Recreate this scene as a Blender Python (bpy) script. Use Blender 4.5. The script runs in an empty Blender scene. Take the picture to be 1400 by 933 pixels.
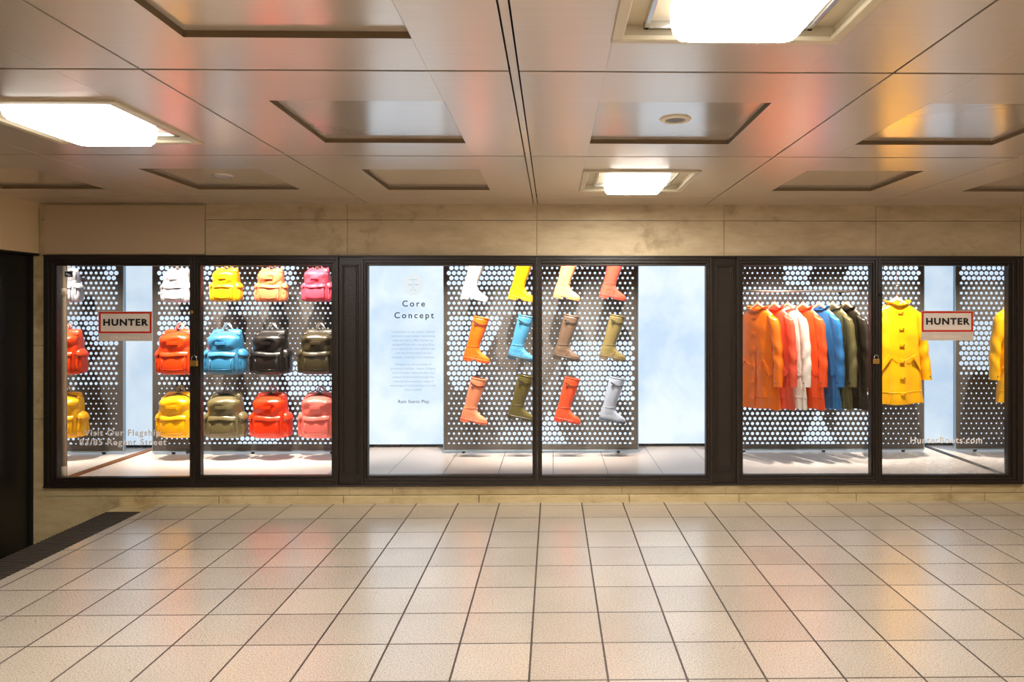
import bpy, bmesh, math, random
from mathutils import Vector, Matrix
random.seed(7)
PI = math.pi
S = bpy.context.scene
COL = S.collection

# ------------------------------------------------------------------ camera
F = 960.0; PPX = 771.0; PPY = 427.0; YAW = 0.0155; EYE = 1.393
cam_d = bpy.data.cameras.new('camera'); cam = bpy.data.objects.new('camera', cam_d); COL.objects.link(cam)
cam.location = (0, 0, EYE); cam.rotation_euler = (PI / 2, 0, -YAW)
cam_d.sensor_width = 36; cam_d.lens = 36 * F / 1400
cam_d.shift_x = -(PPX - 700) / 1400; cam_d.shift_y = -(466.5 - PPY) / 1400
cam_d.clip_start = 0.05
S.camera = cam

def P(px, py, d):
    """point of the plane y = d seen at the pixel (px, py) of the 1400 x 933 frame"""
    u = (px - PPX) / F; v = (PPY - py) / F
    t = d / (math.cos(YAW) - u * math.sin(YAW))
    return Vector((t * (math.sin(YAW) + u * math.cos(YAW)), d, EYE + t * v))

# ------------------------------------------------------------------ exposure, world
S.view_settings.view_transform = 'Standard'; S.view_settings.look = 'None'
S.view_settings.exposure = 0.0; S.view_settings.gamma = 1.0
S.view_settings.use_curve_mapping = False
S.cycles.use_denoising = True
S.cycles.max_bounces = 8; S.cycles.transparent_max_bounces = 16
S.cycles.sample_clamp_indirect = 8
LAMP_E = 82.0         # emission of a ceiling luminaire diffuser
SPOT_W = 350.0        # display spot
SKY_E = 1.3          # cloud lightbox
FLOOD_W = 58.0         # wide display floods
DOT_E = 1.35          # light through the perforations
w = bpy.data.worlds.new('world'); S.world = w; w.use_nodes = True
w.node_tree.nodes['Background'].inputs[0].default_value = (0.9, 0.8, 0.65, 1)
w.node_tree.nodes['Background'].inputs[1].default_value = 0.02

# ------------------------------------------------------------------ materials
def lin(c):
    return tuple((x / 255 / 12.92 if x / 255 <= 0.04045 else ((x / 255 + 0.055) / 1.055) ** 2.4) for x in c)
def rgba(c): return tuple(lin(c)) + (1,)
def new_mat(name):
    m = bpy.data.materials.new(name); m.use_nodes = True
    nt = m.node_tree
    for n in list(nt.nodes): nt.nodes.remove(n)
    out = nt.nodes.new('ShaderNodeOutputMaterial')
    return m, nt, out
def N(nt, typ, **kw):
    n = nt.nodes.new(typ)
    for k, v in kw.items(): setattr(n, k, v)
    return n
def L(nt, a, b): nt.links.new(a, b)
def principled(name, col, rough=0.5, metal=0.0, spec=0.5, var=0.0, vscale=30, bump=0.0, bscale=200, coat=0.0):
    m, nt, out = new_mat(name)
    b = N(nt, 'ShaderNodeBsdfPrincipled'); L(nt, b.outputs[0], out.inputs[0])
    b.inputs['Base Color'].default_value = rgba(col); b.inputs['Roughness'].default_value = rough
    b.inputs['Metallic'].default_value = metal; b.inputs['Specular IOR Level'].default_value = spec
    if coat: b.inputs['Coat Weight'].default_value = coat; b.inputs['Coat Roughness'].default_value = 0.2
    tc = N(nt, 'ShaderNodeTexCoord')
    nz = N(nt, 'ShaderNodeTexNoise'); nz.inputs['Scale'].default_value = vscale; nz.inputs['Detail'].default_value = 4
    L(nt, tc.outputs['Object'], nz.inputs['Vector'])
    mx = N(nt, 'ShaderNodeMix', data_type='RGBA'); mx.blend_type = 'MIX'
    c = lin(col)
    mx.inputs[6].default_value = tuple(x * (1 - var) for x in c) + (1,)
    mx.inputs[7].default_value = tuple(min(1, x * (1 + var)) for x in c) + (1,)
    L(nt, nz.outputs[0], mx.inputs[0]); L(nt, mx.outputs[2], b.inputs['Base Color'])
    if bump:
        n2 = N(nt, 'ShaderNodeTexNoise'); n2.inputs['Scale'].default_value = bscale; n2.inputs['Detail'].default_value = 3
        L(nt, tc.outputs['Object'], n2.inputs['Vector'])
        bp = N(nt, 'ShaderNodeBump'); bp.inputs['Strength'].default_value = bump; bp.inputs['Distance'].default_value = 0.01
        L(nt, n2.outputs[0], bp.inputs['Height']); L(nt, bp.outputs[0], b.inputs['Normal'])
    return m
def emit(name, col, strength):
    m, nt, out = new_mat(name)
    e = N(nt, 'ShaderNodeEmission'); e.inputs[0].default_value = rgba(col); e.inputs[1].default_value = strength
    L(nt, e.outputs[0], out.inputs[0]); return m
def math_n(nt, op, a, b=None, c=None, clamp=False):
    n = N(nt, 'ShaderNodeMath', operation=op); n.use_clamp = clamp
    for i, x in enumerate((a, b, c)):
        if x is None: continue
        if isinstance(x, (int, float)): n.inputs[i].default_value = x
        else: L(nt, x, n.inputs[i])
    return n.outputs[0]

TILE = 0.3; TX0 = -0.091; TY0 = 5.055
def floor_mat():
    m, nt, out = new_mat('terrazzo_floor_tiles')
    b = N(nt, 'ShaderNodeBsdfPrincipled'); L(nt, b.outputs[0], out.inputs[0])
    tc = N(nt, 'ShaderNodeTexCoord'); sp = N(nt, 'ShaderNodeSeparateXYZ'); L(nt, tc.outputs['Object'], sp.inputs[0])
    def line(o, off, w):
        v = math_n(nt, 'DIVIDE', math_n(nt, 'SUBTRACT', o, off), TILE)
        f = math_n(nt, 'SUBTRACT', v, math_n(nt, 'ROUND', v))
        return math_n(nt, 'LESS_THAN', math_n(nt, 'ABSOLUTE', f), w / TILE / 2), math_n(nt, 'FLOOR', v)
    lx, ix = line(sp.outputs[0], TX0, 0.0085); ly, iy = line(sp.outputs[1], TY0, 0.0075)
    gr = math_n(nt, 'MAXIMUM', lx, ly)
    cb = N(nt, 'ShaderNodeCombineXYZ'); L(nt, ix, cb.inputs[0]); L(nt, iy, cb.inputs[1])
    wn = N(nt, 'ShaderNodeTexWhiteNoise', noise_dimensions='3D'); L(nt, cb.outputs[0], wn.inputs['Vector'])
    n1 = N(nt, 'ShaderNodeTexNoise'); n1.inputs['Scale'].default_value = 170; n1.inputs['Detail'].default_value = 3
    n1.inputs['Roughness'].default_value = 0.7
    L(nt, tc.outputs['Object'], n1.inputs['Vector'])
    cr = N(nt, 'ShaderNodeValToRGB'); L(nt, n1.outputs[0], cr.inputs[0])
    e = cr.color_ramp.elements
    e[0].position = 0.30; e[0].color = rgba((104, 90, 76)); e[1].position = 0.62; e[1].color = rgba((218, 206, 192))
    k = e.new(0.42); k.color = rgba((188, 174, 156))
    n2 = N(nt, 'ShaderNodeTexNoise'); n2.inputs['Scale'].default_value = 2.2; n2.inputs['Detail'].default_value = 5
    L(nt, tc.outputs['Object'], n2.inputs['Vector'])
    vv = math_n(nt, 'ADD', math_n(nt, 'MULTIPLY', wn.outputs[0], 0.14), math_n(nt, 'MULTIPLY_ADD', n2.outputs[0], 0.22, 0.70))
    m1 = N(nt, 'ShaderNodeMix', data_type='RGBA', blend_type='MULTIPLY'); m1.inputs[0].default_value = 1
    L(nt, cr.outputs[0], m1.inputs[6])
    cv = N(nt, 'ShaderNodeCombineColor'); [L(nt, vv, cv.inputs[i]) for i in range(3)]
    L(nt, cv.outputs[0], m1.inputs[7])
    # sparse dark specks
    v3 = N(nt, 'ShaderNodeTexVoronoi'); v3.inputs['Scale'].default_value = 9; L(nt, tc.outputs['Object'], v3.inputs['Vector'])
    sk = math_n(nt, 'LESS_THAN', v3.outputs['Distance'], 0.035)
    sk = math_n(nt, 'MULTIPLY', sk, 0.55)
    m0 = N(nt, 'ShaderNodeMix', data_type='RGBA'); L(nt, sk, m0.inputs[0]); L(nt, m1.outputs[2], m0.inputs[6]); m0.inputs[7].default_value = rgba((60, 45, 35))
    m2 = N(nt, 'ShaderNodeMix', data_type='RGBA'); L(nt, gr, m2.inputs[0]); L(nt, m0.outputs[2], m2.inputs[6]); m2.inputs[7].default_value = rgba((62, 48, 38))
    L(nt, m2.outputs[2], b.inputs['Base Color'])
    L(nt, math_n(nt, 'MULTIPLY_ADD', gr, 0.4, 0.24), b.inputs['Roughness'])
    b.inputs['Specular IOR Level'].default_value = 0.8
    L(nt, math_n(nt, 'MULTIPLY_ADD', gr, -0.7, 0.75), b.inputs['Coat Weight']); b.inputs['Coat Roughness'].default_value = 0.27; b.inputs['Coat IOR'].default_value = 1.6
    bp = N(nt, 'ShaderNodeBump'); bp.inputs['Strength'].default_value = 0.5; bp.inputs['Distance'].default_value = 0.002; bp.invert = True
    L(nt, gr, bp.inputs['Height']); L(nt, bp.outputs[0], b.inputs['Normal'])
    return m
def stone_mat(name, a, c, rough=0.6, sx=1.0):
    m, nt, out = new_mat(name)
    b = N(nt, 'ShaderNodeBsdfPrincipled'); L(nt, b.outputs[0], out.inputs[0])
    tc = N(nt, 'ShaderNodeTexCoord'); mp = N(nt, 'ShaderNodeMapping'); L(nt, tc.outputs['Object'], mp.inputs[0])
    mp.inputs['Scale'].default_value = (1.6 * sx, 1.6, 5)
    n1 = N(nt, 'ShaderNodeTexNoise'); n1.inputs['Scale'].default_value = 2.5; n1.inputs['Detail'].default_value = 8; n1.inputs['Roughness'].default_value = 0.65
    L(nt, mp.outputs[0], n1.inputs['Vector'])
    n2 = N(nt, 'ShaderNodeTexNoise'); n2.inputs['Scale'].default_value = 2.0; n2.inputs['Detail'].default_value = 7; n2.inputs['Roughness'].default_value = 0.7
    L(nt, tc.outputs['Object'], n2.inputs['Vector'])
    cr = N(nt, 'ShaderNodeValToRGB'); L(nt, n1.outputs[0], cr.inputs[0])
    e = cr.color_ramp.elements
    e[0].position = 0.33; e[0].color = rgba(a); e[1].position = 0.62; e[1].color = rgba(c)
    cr2 = N(nt, 'ShaderNodeValToRGB'); L(nt, n2.outputs[0], cr2.inputs[0])
    e = cr2.color_ramp.elements
    e[0].position = 0.31; e[0].color = (0.42, 0.37, 0.30, 1); e[1].position = 0.45; e[1].color = (1, 1, 1, 1)
    mm = N(nt, 'ShaderNodeMix', data_type='RGBA', blend_type='MULTIPLY'); mm.inputs[0].default_value = 0.8
    L(nt, cr.outputs[0], mm.inputs[6]); L(nt, cr2.outputs[0], mm.inputs[7]); L(nt, mm.outputs[2], b.inputs['Base Color'])
    b.inputs['Roughness'].default_value = rough; b.inputs['Specular IOR Level'].default_value = 0.35
    n3 = N(nt, 'ShaderNodeTexNoise'); n3.inputs['Scale'].default_value = 90; n3.inputs['Detail'].default_value = 4
    L(nt, tc.outputs['Object'], n3.inputs['Vector'])
    bp = N(nt, 'ShaderNodeBump'); bp.inputs['Strength'].default_value = 0.25; bp.inputs['Distance'].default_value = 0.004
    L(nt, n3.outputs[0], bp.inputs['Height']); L(nt, bp.outputs[0], b.inputs['Normal'])
    return m
def ceil_mat(name, rough, col=(222, 206, 188), metal=0.38):
    m, nt, out = new_mat(name)
    b = N(nt, 'ShaderNodeBsdfPrincipled'); L(nt, b.outputs[0], out.inputs[0])
    tc = N(nt, 'ShaderNodeTexCoord'); mp = N(nt, 'ShaderNodeMapping'); L(nt, tc.outputs['Object'], mp.inputs[0])
    mp.inputs['Scale'].default_value = (3, 160, 3)
    n1 = N(nt, 'ShaderNodeTexNoise'); n1.inputs['Scale'].default_value = 1.0; n1.inputs['Detail'].default_value = 3
    L(nt, mp.outputs[0], n1.inputs['Vector'])
    c = lin(col)
    mx = N(nt, 'ShaderNodeMix', data_type='RGBA'); L(nt, n1.outputs[0], mx.inputs[0])
    mx.inputs[6].default_value = tuple(x * .93 for x in c) + (1,); mx.inputs[7].default_value = tuple(min(1, x * 1.07) for x in c) + (1,)
    L(nt, mx.outputs[2], b.inputs['Base Color'])
    b.inputs['Metallic'].default_value = metal; b.inputs['Roughness'].default_value = rough
    b.inputs['Coat Weight'].default_value = 1.0; b.inputs['Coat Roughness'].default_value = rough * .8; b.inputs['Coat IOR'].default_value = 1.7
    n2 = N(nt, 'ShaderNodeTexNoise'); n2.inputs['Scale'].default_value = 2.4; n2.inputs['Detail'].default_value = 1
    L(nt, tc.outputs['Object'], n2.inputs['Vector'])
    bp = N(nt, 'ShaderNodeBump'); bp.inputs['Strength'].default_value = 0.12; bp.inputs['Distance'].default_value = 0.03
    L(nt, n2.outputs[0], bp.inputs['Height']); L(nt, bp.outputs[0], b.inputs['Normal'])
    return m
def sky_mat():
    m, nt, out = new_mat('printed_cloud_fabric_backlit')
    tc = N(nt, 'ShaderNodeTexCoord')
    n1 = N(nt, 'ShaderNodeTexNoise'); n1.inputs['Scale'].default_value = 1.7; n1.inputs['Detail'].default_value = 6; n1.inputs['Roughness'].default_value = 0.55
    n1.inputs['Distortion'].default_value = 0.3
    L(nt, tc.outputs['Object'], n1.inputs['Vector'])
    cr = N(nt, 'ShaderNodeValToRGB'); L(nt, n1.outputs[0], cr.inputs[0])
    e = cr.color_ramp.elements
    e[0].position = 0.36; e[0].color = rgba((194, 214, 237)); e[1].position = 0.62; e[1].color = rgba((228, 237, 247))
    k = e.new(0.48); k.color = rgba((212, 226, 242))
    em = N(nt, 'ShaderNodeEmission'); L(nt, cr.outputs[0], em.inputs[0]); em.inputs[1].default_value = SKY_E
    L(nt, em.outputs[0], out.inputs[0]); return m
def glass_mat(name, haze=0.0):
    m, nt, out = new_mat(name)
    tr = N(nt, 'ShaderNodeBsdfTransparent'); tr.inputs[0].default_value = (0.97, 0.985, 0.98, 1)
    gl = N(nt, 'ShaderNodeBsdfGlossy'); gl.inputs['Roughness'].default_value = 0.0
    fr = N(nt, 'ShaderNodeFresnel'); fr.inputs[0].default_value = 1.45
    mx = N(nt, 'ShaderNodeMixShader'); L(nt, fr.outputs[0], mx.inputs[0]); L(nt, tr.outputs[0], mx.inputs[1]); L(nt, gl.outputs[0], mx.inputs[2])
    last = mx.outputs[0]
    if haze:
        tc = N(nt, 'ShaderNodeTexCoord'); sp = N(nt, 'ShaderNodeSeparateXYZ'); L(nt, tc.outputs['Object'], sp.inputs[0])
        mp = N(nt, 'ShaderNodeMapping'); mp.inputs['Scale'].default_value = (1.5, 1, 3.0); L(nt, tc.outputs['Object'], mp.inputs[0])
        nz = N(nt, 'ShaderNodeTexNoise'); nz.inputs['Scale'].default_value = 2.2; nz.inputs['Detail'].default_value = 9; nz.inputs['Roughness'].default_value = 0.7
        L(nt, mp.outputs[0], nz.inputs['Vector'])
        # dried condensation: thick along the foot of the pane, ragged upper edge
        h = math_n(nt, 'SUBTRACT', math_n(nt, 'MULTIPLY_ADD', nz.outputs[0], 0.42, 0.14), sp.outputs[2])
        h = math_n(nt, 'MULTIPLY', math_n(nt, 'MULTIPLY', h, 3.6, clamp=True), haze, clamp=True)
        d = N(nt, 'ShaderNodeBsdfTranslucent'); d.inputs[0].default_value = (0.85, 0.85, 0.87, 1)
        d2 = N(nt, 'ShaderNodeBsdfDiffuse'); d2.inputs[0].default_value = (0.85, 0.85, 0.87, 1)
        ms = N(nt, 'ShaderNodeMixShader'); L(nt, d.outputs[0], ms.inputs[1]); L(nt, d2.outputs[0], ms.inputs[2])
        m2 = N(nt, 'ShaderNodeMixShader'); L(nt, h, m2.inputs[0]); L(nt, last, m2.inputs[1]); L(nt, ms.outputs[0], m2.inputs[2]); last = m2.outputs[0]
    L(nt, last, out.inputs[0]); return m

M = {}
M['floor'] = floor_mat()
M['stone'] = stone_mat('travertine_fascia', (176, 156, 124), (196, 176, 142))
M['stone_base'] = stone_mat('travertine_base', (186, 164, 118), (208, 188, 144), 0.45)
M['paint'] = principled('beige_painted_board', (190, 166, 134), 0.55, var=0.05, vscale=60, bump=0.1)
M['cream'] = principled('cream_painted_wall', (214, 188, 146), 0.5, var=0.05, vscale=50, bump=0.1)
M['roomwall'] = principled('cream_tiled_wall', (196, 176, 146), 0.4, var=0.08, vscale=6)
M['ceil'] = ceil_mat('satin_metal_ceiling', 0.3)
M['ceil_recess'] = ceil_mat('polished_metal_tray', 0.2)
M['black'] = principled('black_gap', (8, 7, 6), 0.8)
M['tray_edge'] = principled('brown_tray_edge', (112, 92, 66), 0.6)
M['door'] = principled('black_painted_steel', (13, 13, 12), 0.45, var=0.2, vscale=8)
M['doorframe'] = principled('dark_brown_steel', (18, 14, 10), 0.4)
M['frame'] = principled('dark_bronze_paint', (36, 27, 19), 0.38, var=0.35, vscale=25, bump=0.15, bscale=60)
M['rubber_strip'] = principled('ribbed_black_nosing', (66, 58, 52), 0.5, var=0.3, vscale=20)
M['white_metal'] = principled('white_enamel', (232, 220, 196), 0.35)
M['lampm'] = emit('lamp_diffuser', (255, 248, 238), LAMP_E)
M['lamps'] = emit('lamp_diffuser_side', (255, 250, 240), 4.0)
M['tray'] = principled('lamp_tray_enamel', (214, 200, 172), 0.4)
M['grey_grille'] = principled('grey_speaker_grille', (120, 116, 112), 0.5)
M['sky'] = sky_mat()
M['glass'] = glass_mat('window_glass')
M['glass_haze'] = glass_mat('window_glass_condensation', 0.6)
M['glass_haze2'] = glass_mat('window_glass_light_condensation', 0.15)
M['mirror'] = principled('mirror_silver', (236, 238, 240), 0.015, metal=1.0)
M['panel'] = principled('grey_brown_perforated_board', (84, 79, 76), 0.42, var=0.06, vscale=5)
M['dots'] = emit('light_through_perforations', (216, 231, 252), DOT_E)
M['alu'] = principled('aluminium_and_leak_strip', (170, 190, 205), 0.3, metal=0.6)
M['dfloor_w'] = principled('white_display_board', (232, 222, 216), 0.35, var=0.03, vscale=5)
M['dwall'] = principled('display_inside_wall', (120, 118, 118), 0.6)
M['dceil'] = principled('display_ceiling', (60, 58, 56), 0.6)
M['pipe'] = principled('pale_painted_pipe', (188, 172, 146), 0.35)
M['copper'] = principled('copper_brown_channel', (150, 98, 58), 0.4, metal=0.3)
M['steel'] = principled('polished_steel', (200, 200, 200), 0.2, metal=1.0)
M['brass'] = principled('brass_padlock', (214, 170, 86), 0.3, metal=0.8)
M['railm'] = principled('brushed_steel_rail', (160, 150, 140), 0.35, metal=0.9)
M['wood'] = principled('pale_wood_hanger', (226, 192, 160), 0.5, var=0.1, vscale=20)
M['sign_w'] = principled('cream_vinyl', (244, 230, 216), 0.5)
M['sign_r'] = principled('red_vinyl', (214, 44, 14), 0.45)
M['sign_k'] = principled('black_vinyl_and_gap_shade', (14, 12, 14), 0.5)
M['vinyl'] = principled('white_vinyl_lettering', (250, 246, 242), 0.5)
M['vinyl_f'] = principled('pale_vinyl_strip', (224, 208, 194), 0.5)
M['text_d'] = principled('dark_printed_text', (54, 74, 96), 0.9, spec=0.0)
M['text_g'] = emit('grey_printed_text', (172, 190, 212), 0.95)
M['text_l'] = emit('pale_printed_emblem', (240, 246, 252), 1.06)
M['text_m'] = emit('pale_blue_printed_mark', (196, 216, 236), 1.0)
M['dark_metal'] = principled('dark_bracket', (40, 40, 44), 0.4, metal=0.5)
def tile_mat():
    m, nt, out = new_mat('grey_display_floor_planks')
    b = N(nt, 'ShaderNodeBsdfPrincipled'); L(nt, b.outputs[0], out.inputs[0])
    tc = N(nt, 'ShaderNodeTexCoord'); sp = N(nt, 'ShaderNodeSeparateXYZ'); L(nt, tc.outputs['Object'], sp.inputs[0])
    v = math_n(nt, 'DIVIDE', sp.outputs[0], 0.42); f = math_n(nt, 'ABSOLUTE', math_n(nt, 'SUBTRACT', v, math_n(nt, 'ROUND', v)))
    g = math_n(nt, 'LESS_THAN', f, 0.007)
    wn = N(nt, 'ShaderNodeTexWhiteNoise', noise_dimensions='1D'); L(nt, math_n(nt, 'ROUND', v), wn.inputs['W'])
    mx = N(nt, 'ShaderNodeMix', data_type='RGBA'); L(nt, g, mx.inputs[0])
    mx.inputs[6].default_value = rgba((178, 168, 164)); mx.inputs[7].default_value = rgba((50, 46, 46))
    L(nt, mx.outputs[2], b.inputs['Base Color']); b.inputs['Roughness'].default_value = 0.3
    return m
M['dfloor_g'] = tile_mat()

# ------------------------------------------------------------------ mesh helpers
class MB:
    def __init__(s): s.v = []; s.f = []; s.s = []; s.m = []
    def add(s, vs, fs, smooth=False, mi=0):
        o = len(s.v); s.v += [tuple(v) for v in vs]
        for f in fs: s.f.append([o + i for i in f]); s.s.append(smooth); s.m.append(mi)
        return s
    def box(s, x0, x1, y0, y1, z0, z1, bev=0.0, mi=0, mat=None):
        bm = bmesh.new(); bmesh.ops.create_cube(bm, size=1)
        for v in bm.verts: v.co = Vector(((x0 + x1) / 2 + v.co.x * (x1 - x0), (y0 + y1) / 2 + v.co.y * (y1 - y0), (z0 + z1) / 2 + v.co.z * (z1 - z0)))
        if bev:
            bmesh.ops.bevel(bm, geom=list(bm.edges), offset=bev, segments=2, affect='EDGES', profile=0.5)
        if mat: bmesh.ops.transform(bm, matrix=mat, verts=bm.verts)
        bm.verts.index_update()
        s.add([v.co.copy() for v in bm.verts], [[v.index for v in f.verts] for f in bm.faces], False, mi); bm.free(); return s
    def loft(s, rings, close=True, cap0=False, cap1=False, smooth=True, mi=0):
        n = len(rings[0]); vs = [p for r in rings for p in r]; fs = []
        for i in range(len(rings) - 1):
            for j in range(n if close else n - 1):
                k = (j + 1) % n
                fs.append([i * n + j, i * n + k, (i + 1) * n + k, (i + 1) * n + j])
        s.add(vs, fs, smooth, mi)
        if cap0: s.add(rings[0], [list(range(n))[::-1]], False, mi)
        if cap1: s.add(rings[-1], [list(range(n))], False, mi)
        return s
    def tube(s, pts, r, n=10, mi=0, flat=1.0):
        pts = [Vector(p) for p in pts]; rings = []
        up0 = None
        for i, p in enumerate(pts):
            t = (pts[min(i + 1, len(pts) - 1)] - pts[max(i - 1, 0)]).normalized()
            if up0 is None:
                a = Vector((0, 0, 1)) if abs(t.z) < 0.9 else Vector((0, 1, 0))
                up0 = (a - t * a.dot(t)).normalized()
            else: up0 = (up0 - t * up0.dot(t)).normalized()
            b = t.cross(up0); rr = r[i] if isinstance(r, (list, tuple)) else r
            rings.append([p + up0 * math.cos(2 * PI * k / n) * rr + b * math.sin(2 * PI * k / n) * rr * flat for k in range(n)])
        return s.loft(rings, cap0=True, cap1=True, mi=mi)
    def cyl(s, a, b, r, n=20, mi=0): return s.tube([a, b], r, n, mi)
    def xf(s, m): s.v = [tuple(m @ Vector(v)) for v in s.v]; return s
    def build(s, name, mat, parent=None, normals=True):
        me = bpy.data.meshes.new(name); me.from_pydata(s.v, [], s.f)
        me.polygons.foreach_set('use_smooth', s.s); me.polygons.foreach_set('material_index', s.m)
        for x in (mat if isinstance(mat, (list, tuple)) else [mat]): me.materials.append(x)
        if normals:
            bm = bmesh.new(); bm.from_mesh(me); bmesh.ops.remove_doubles(bm, verts=bm.verts, dist=1e-6)
            bmesh.ops.recalc_face_normals(bm, faces=bm.faces); bm.to_mesh(me); bm.free()
        o = bpy.data.objects.new(name, me); COL.objects.link(o)
        if parent: o.parent = parent
        return o
def empty(name, loc=(0, 0, 0), rot=(0, 0, 0), sc=1.0):
    o = bpy.data.objects.new(name, None); COL.objects.link(o); o.location = loc; o.rotation_euler = rot
    o.scale = (sc, sc, sc); o.empty_display_size = 0.05; return o
def tag(o, label, cat, group=None):
    o['label'] = label; o['category'] = cat
    if group: o['group'] = group
    return o
def struct(o, label=None):
    o['kind'] = 'structure'
    if label: o['label'] = label
    return o
def text_mesh(name, txt, size, mat, parent, loc, rot=(PI / 2, 0, 0), bold=0.0, sx=1.0, spacing=1.0, align='CENTER', ext=0.0006, line=1.0):
    cu = bpy.data.curves.new('t', 'FONT'); cu.body = txt; cu.size = size; cu.align_x = align; cu.align_y = 'CENTER'
    cu.offset = bold; cu.space_character = spacing; cu.extrude = ext; cu.space_line = line; cu.resolution_u = 3
    t = bpy.data.objects.new('t', cu); COL.objects.link(t)
    bpy.context.view_layer.update()
    dg = bpy.context.evaluated_depsgraph_get()
    me = bpy.data.meshes.new_from_object(t.evaluated_get(dg)); bpy.data.objects.remove(t)
    me.name = name; me.materials.clear(); me.materials.append(mat)
    me.transform(Matrix.Diagonal((sx, 1, 1, 1)))
    o = bpy.data.objects.new(name, me); COL.objects.link(o); o.location = loc; o.rotation_euler = rot
    if parent: o.parent = parent
    return o
def cr_interp(keys, z):
    """smooth interpolation of rows (z, a, b, ...) sorted by z"""
    if z <= keys[0][0]: return keys[0][1:]
    if z >= keys[-1][0]: return keys[-1][1:]
    for i in range(len(keys) - 1):
        if keys[i][0] <= z <= keys[i + 1][0]:
            k0 = keys[max(i - 1, 0)]; k1 = keys[i]; k2 = keys[i + 1]; k3 = keys[min(i + 2, len(keys) - 1)]
            t = (z - k1[0]) / (k2[0] - k1[0]); out = []
            for c in range(1, len(k1)):
                h = k2[0] - k1[0]
                m1 = (k2[c] - k0[c]) / max(1e-9, k2[0] - k0[0]) * h; m2 = (k3[c] - k1[c]) / max(1e-9, k3[0] - k1[0]) * h
                out.append((2 * t**3 - 3 * t * t + 1) * k1[c] + (t**3 - 2 * t * t + t) * m1 + (-2 * t**3 + 3 * t * t) * k2[c] + (t**3 - t * t) * m2)
            return out
def sp(c, e): return math.copysign(abs(c) ** e, c)

# ================================================================== THE PASSAGE
D = 5.14; CZ = EYE + 0.787; DG = 5.165           # wall plane, ceiling height, glass plane
XL = -3.716; XD = -3.80; XR = 6.2; YB = -2.2
FZ = 0.158                                        # floor inside the display
mb = MB(); mb.box(-2.87, XR, YB, D, -0.12, 0)
fl = struct(mb.build('floor', M['floor']))
mb = MB(); mb.box(-3.12, -2.87, YB, 4.94, -0.12, -0.006)
k = YB + 0.02
while k < 4.935:
    mb.box(-3.115, -2.872, k, k + 0.018, -0.008, 0.0); k += 0.034
struct(mb.build('trim_1', M['rubber_strip']), 'black ribbed nosing strip along the stair edge')
mb = MB()
mb.box(-3.12, -2.88, 4.94, D, -0.12, -0.002)
struct(mb.build('trim_11', M['stone_base']), 'stone corner slab behind the ribbed nosing')
mb = MB(); mb.box(-3.45, -3.12, YB, D, -0.5, -0.17); mb.box(XD, -3.45, YB, D, -0.5, -0.34)
struct(mb.build('trim_2', M['rubber_strip']), 'dark steps going down on the left')

# ---- ceiling of square metal panels with sunk trays
sx_ = [-6.3, -5.05, -3.81, -2.56, -1.337, -0.127, 1.12, 2.365, 3.61, 4.855, 6.1]
sy_ = [-2.71, -1.46, -0.205, 1.045, 2.296, 3.547, 4.81, D + 0.02]
# column index of X cells: 3 -> -2.56..-1.337 ; 5 -> -0.127..1.12
LIGHTS = {(5, 3): 1, (3, 4): 1, (5, 5): 1, (5, 1): 1, (7, 4): 1, (3, 2): 1}
g = 0.004; mb = MB()
def quad(mb, a, b, c, d_, mi=0): mb.add([a, b, c, d_], [[0, 1, 2, 3]], False, mi)
RS = 0.325; RH = 0.036; RT = 0.019
for i in range(len(sx_) - 1):
    for j in range(len(sy_) - 1):
        x0, x1, y0, y1 = sx_[i], sx_[i + 1], sy_[j], sy_[j + 1]
        gx0 = 0.0175 if i == 5 else g; gx1 = 0.0175 if i == 4 else g
        x0 += gx0; x1 -= gx1; y0 += .007; y1 -= .007 if j < 6 else 0
        if x1 < XL - 0.3: continue
        t = 0.03
        if j == 6:
            mb.box(x0, x1, y0, y1, CZ, CZ + t, 0.001); continue
        cx, cy = (sx_[i] + sx_[i + 1]) / 2, (sy_[j] + sy_[j + 1]) / 2 + 0.03
        a0, a1, b0, b1 = cx - RS, cx + RS, cy - RS, cy + RS
        mb.box(x0, a0, y0, y1, CZ, CZ + t, 0.0012); mb.box(a1, x1, y0, y1, CZ, CZ + t, 0.0012)
        mb.box(a0, a1, y0, b0, CZ, CZ + t); mb.box(a0, a1, b1, y1, CZ, CZ + t)
        lt = (i, j) in LIGHTS
        hh_ = RH if lt else RT
        # sloping tray sides and its top
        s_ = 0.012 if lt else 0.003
        lo = [(a0, b0), (a1, b0), (a1, b1), (a0, b1)]; hi = [(a0 + s_, b0 + s_), (a1 - s_, b0 + s_), (a1 - s_, b1 - s_), (a0 + s_, b1 - s_)]
        for q in range(4):
            r = (q + 1) % 4
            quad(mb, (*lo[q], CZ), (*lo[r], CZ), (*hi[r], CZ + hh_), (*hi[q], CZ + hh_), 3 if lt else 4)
        mb.box(a0, a1, b0, b1, CZ + hh_, CZ + hh_ + 0.01, 0, 3 if lt else 1)
# light edge strips of the seams and the dark void above
for i, x in enumerate(sx_[1:-1]):
    wd = 0.004
    if i == 4: mb.box(x - 0.012, x + 0.012, sy_[0], D, CZ + 0.001, CZ + 0.006, 0.001, 0); continue
    if x > XL: mb.box(x - wd, x + wd, sy_[0], D, CZ + 0.008, CZ + 0.02, 0, 2)
for y in sy_[1:-1]: mb.box(XL - .3, XR, y - 0.0069, y + 0.0069, CZ + 0.006, CZ + 0.02, 0, 2)
mb.box(XL - .4, XR + .1, sy_[0], D + 0.05, CZ + 0.07, CZ + 0.1, 0, 2)
struct(mb.build('ceiling', [M['ceil'], M['ceil_recess'], M['black'], M['tray'], M['tray_edge']]))

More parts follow.
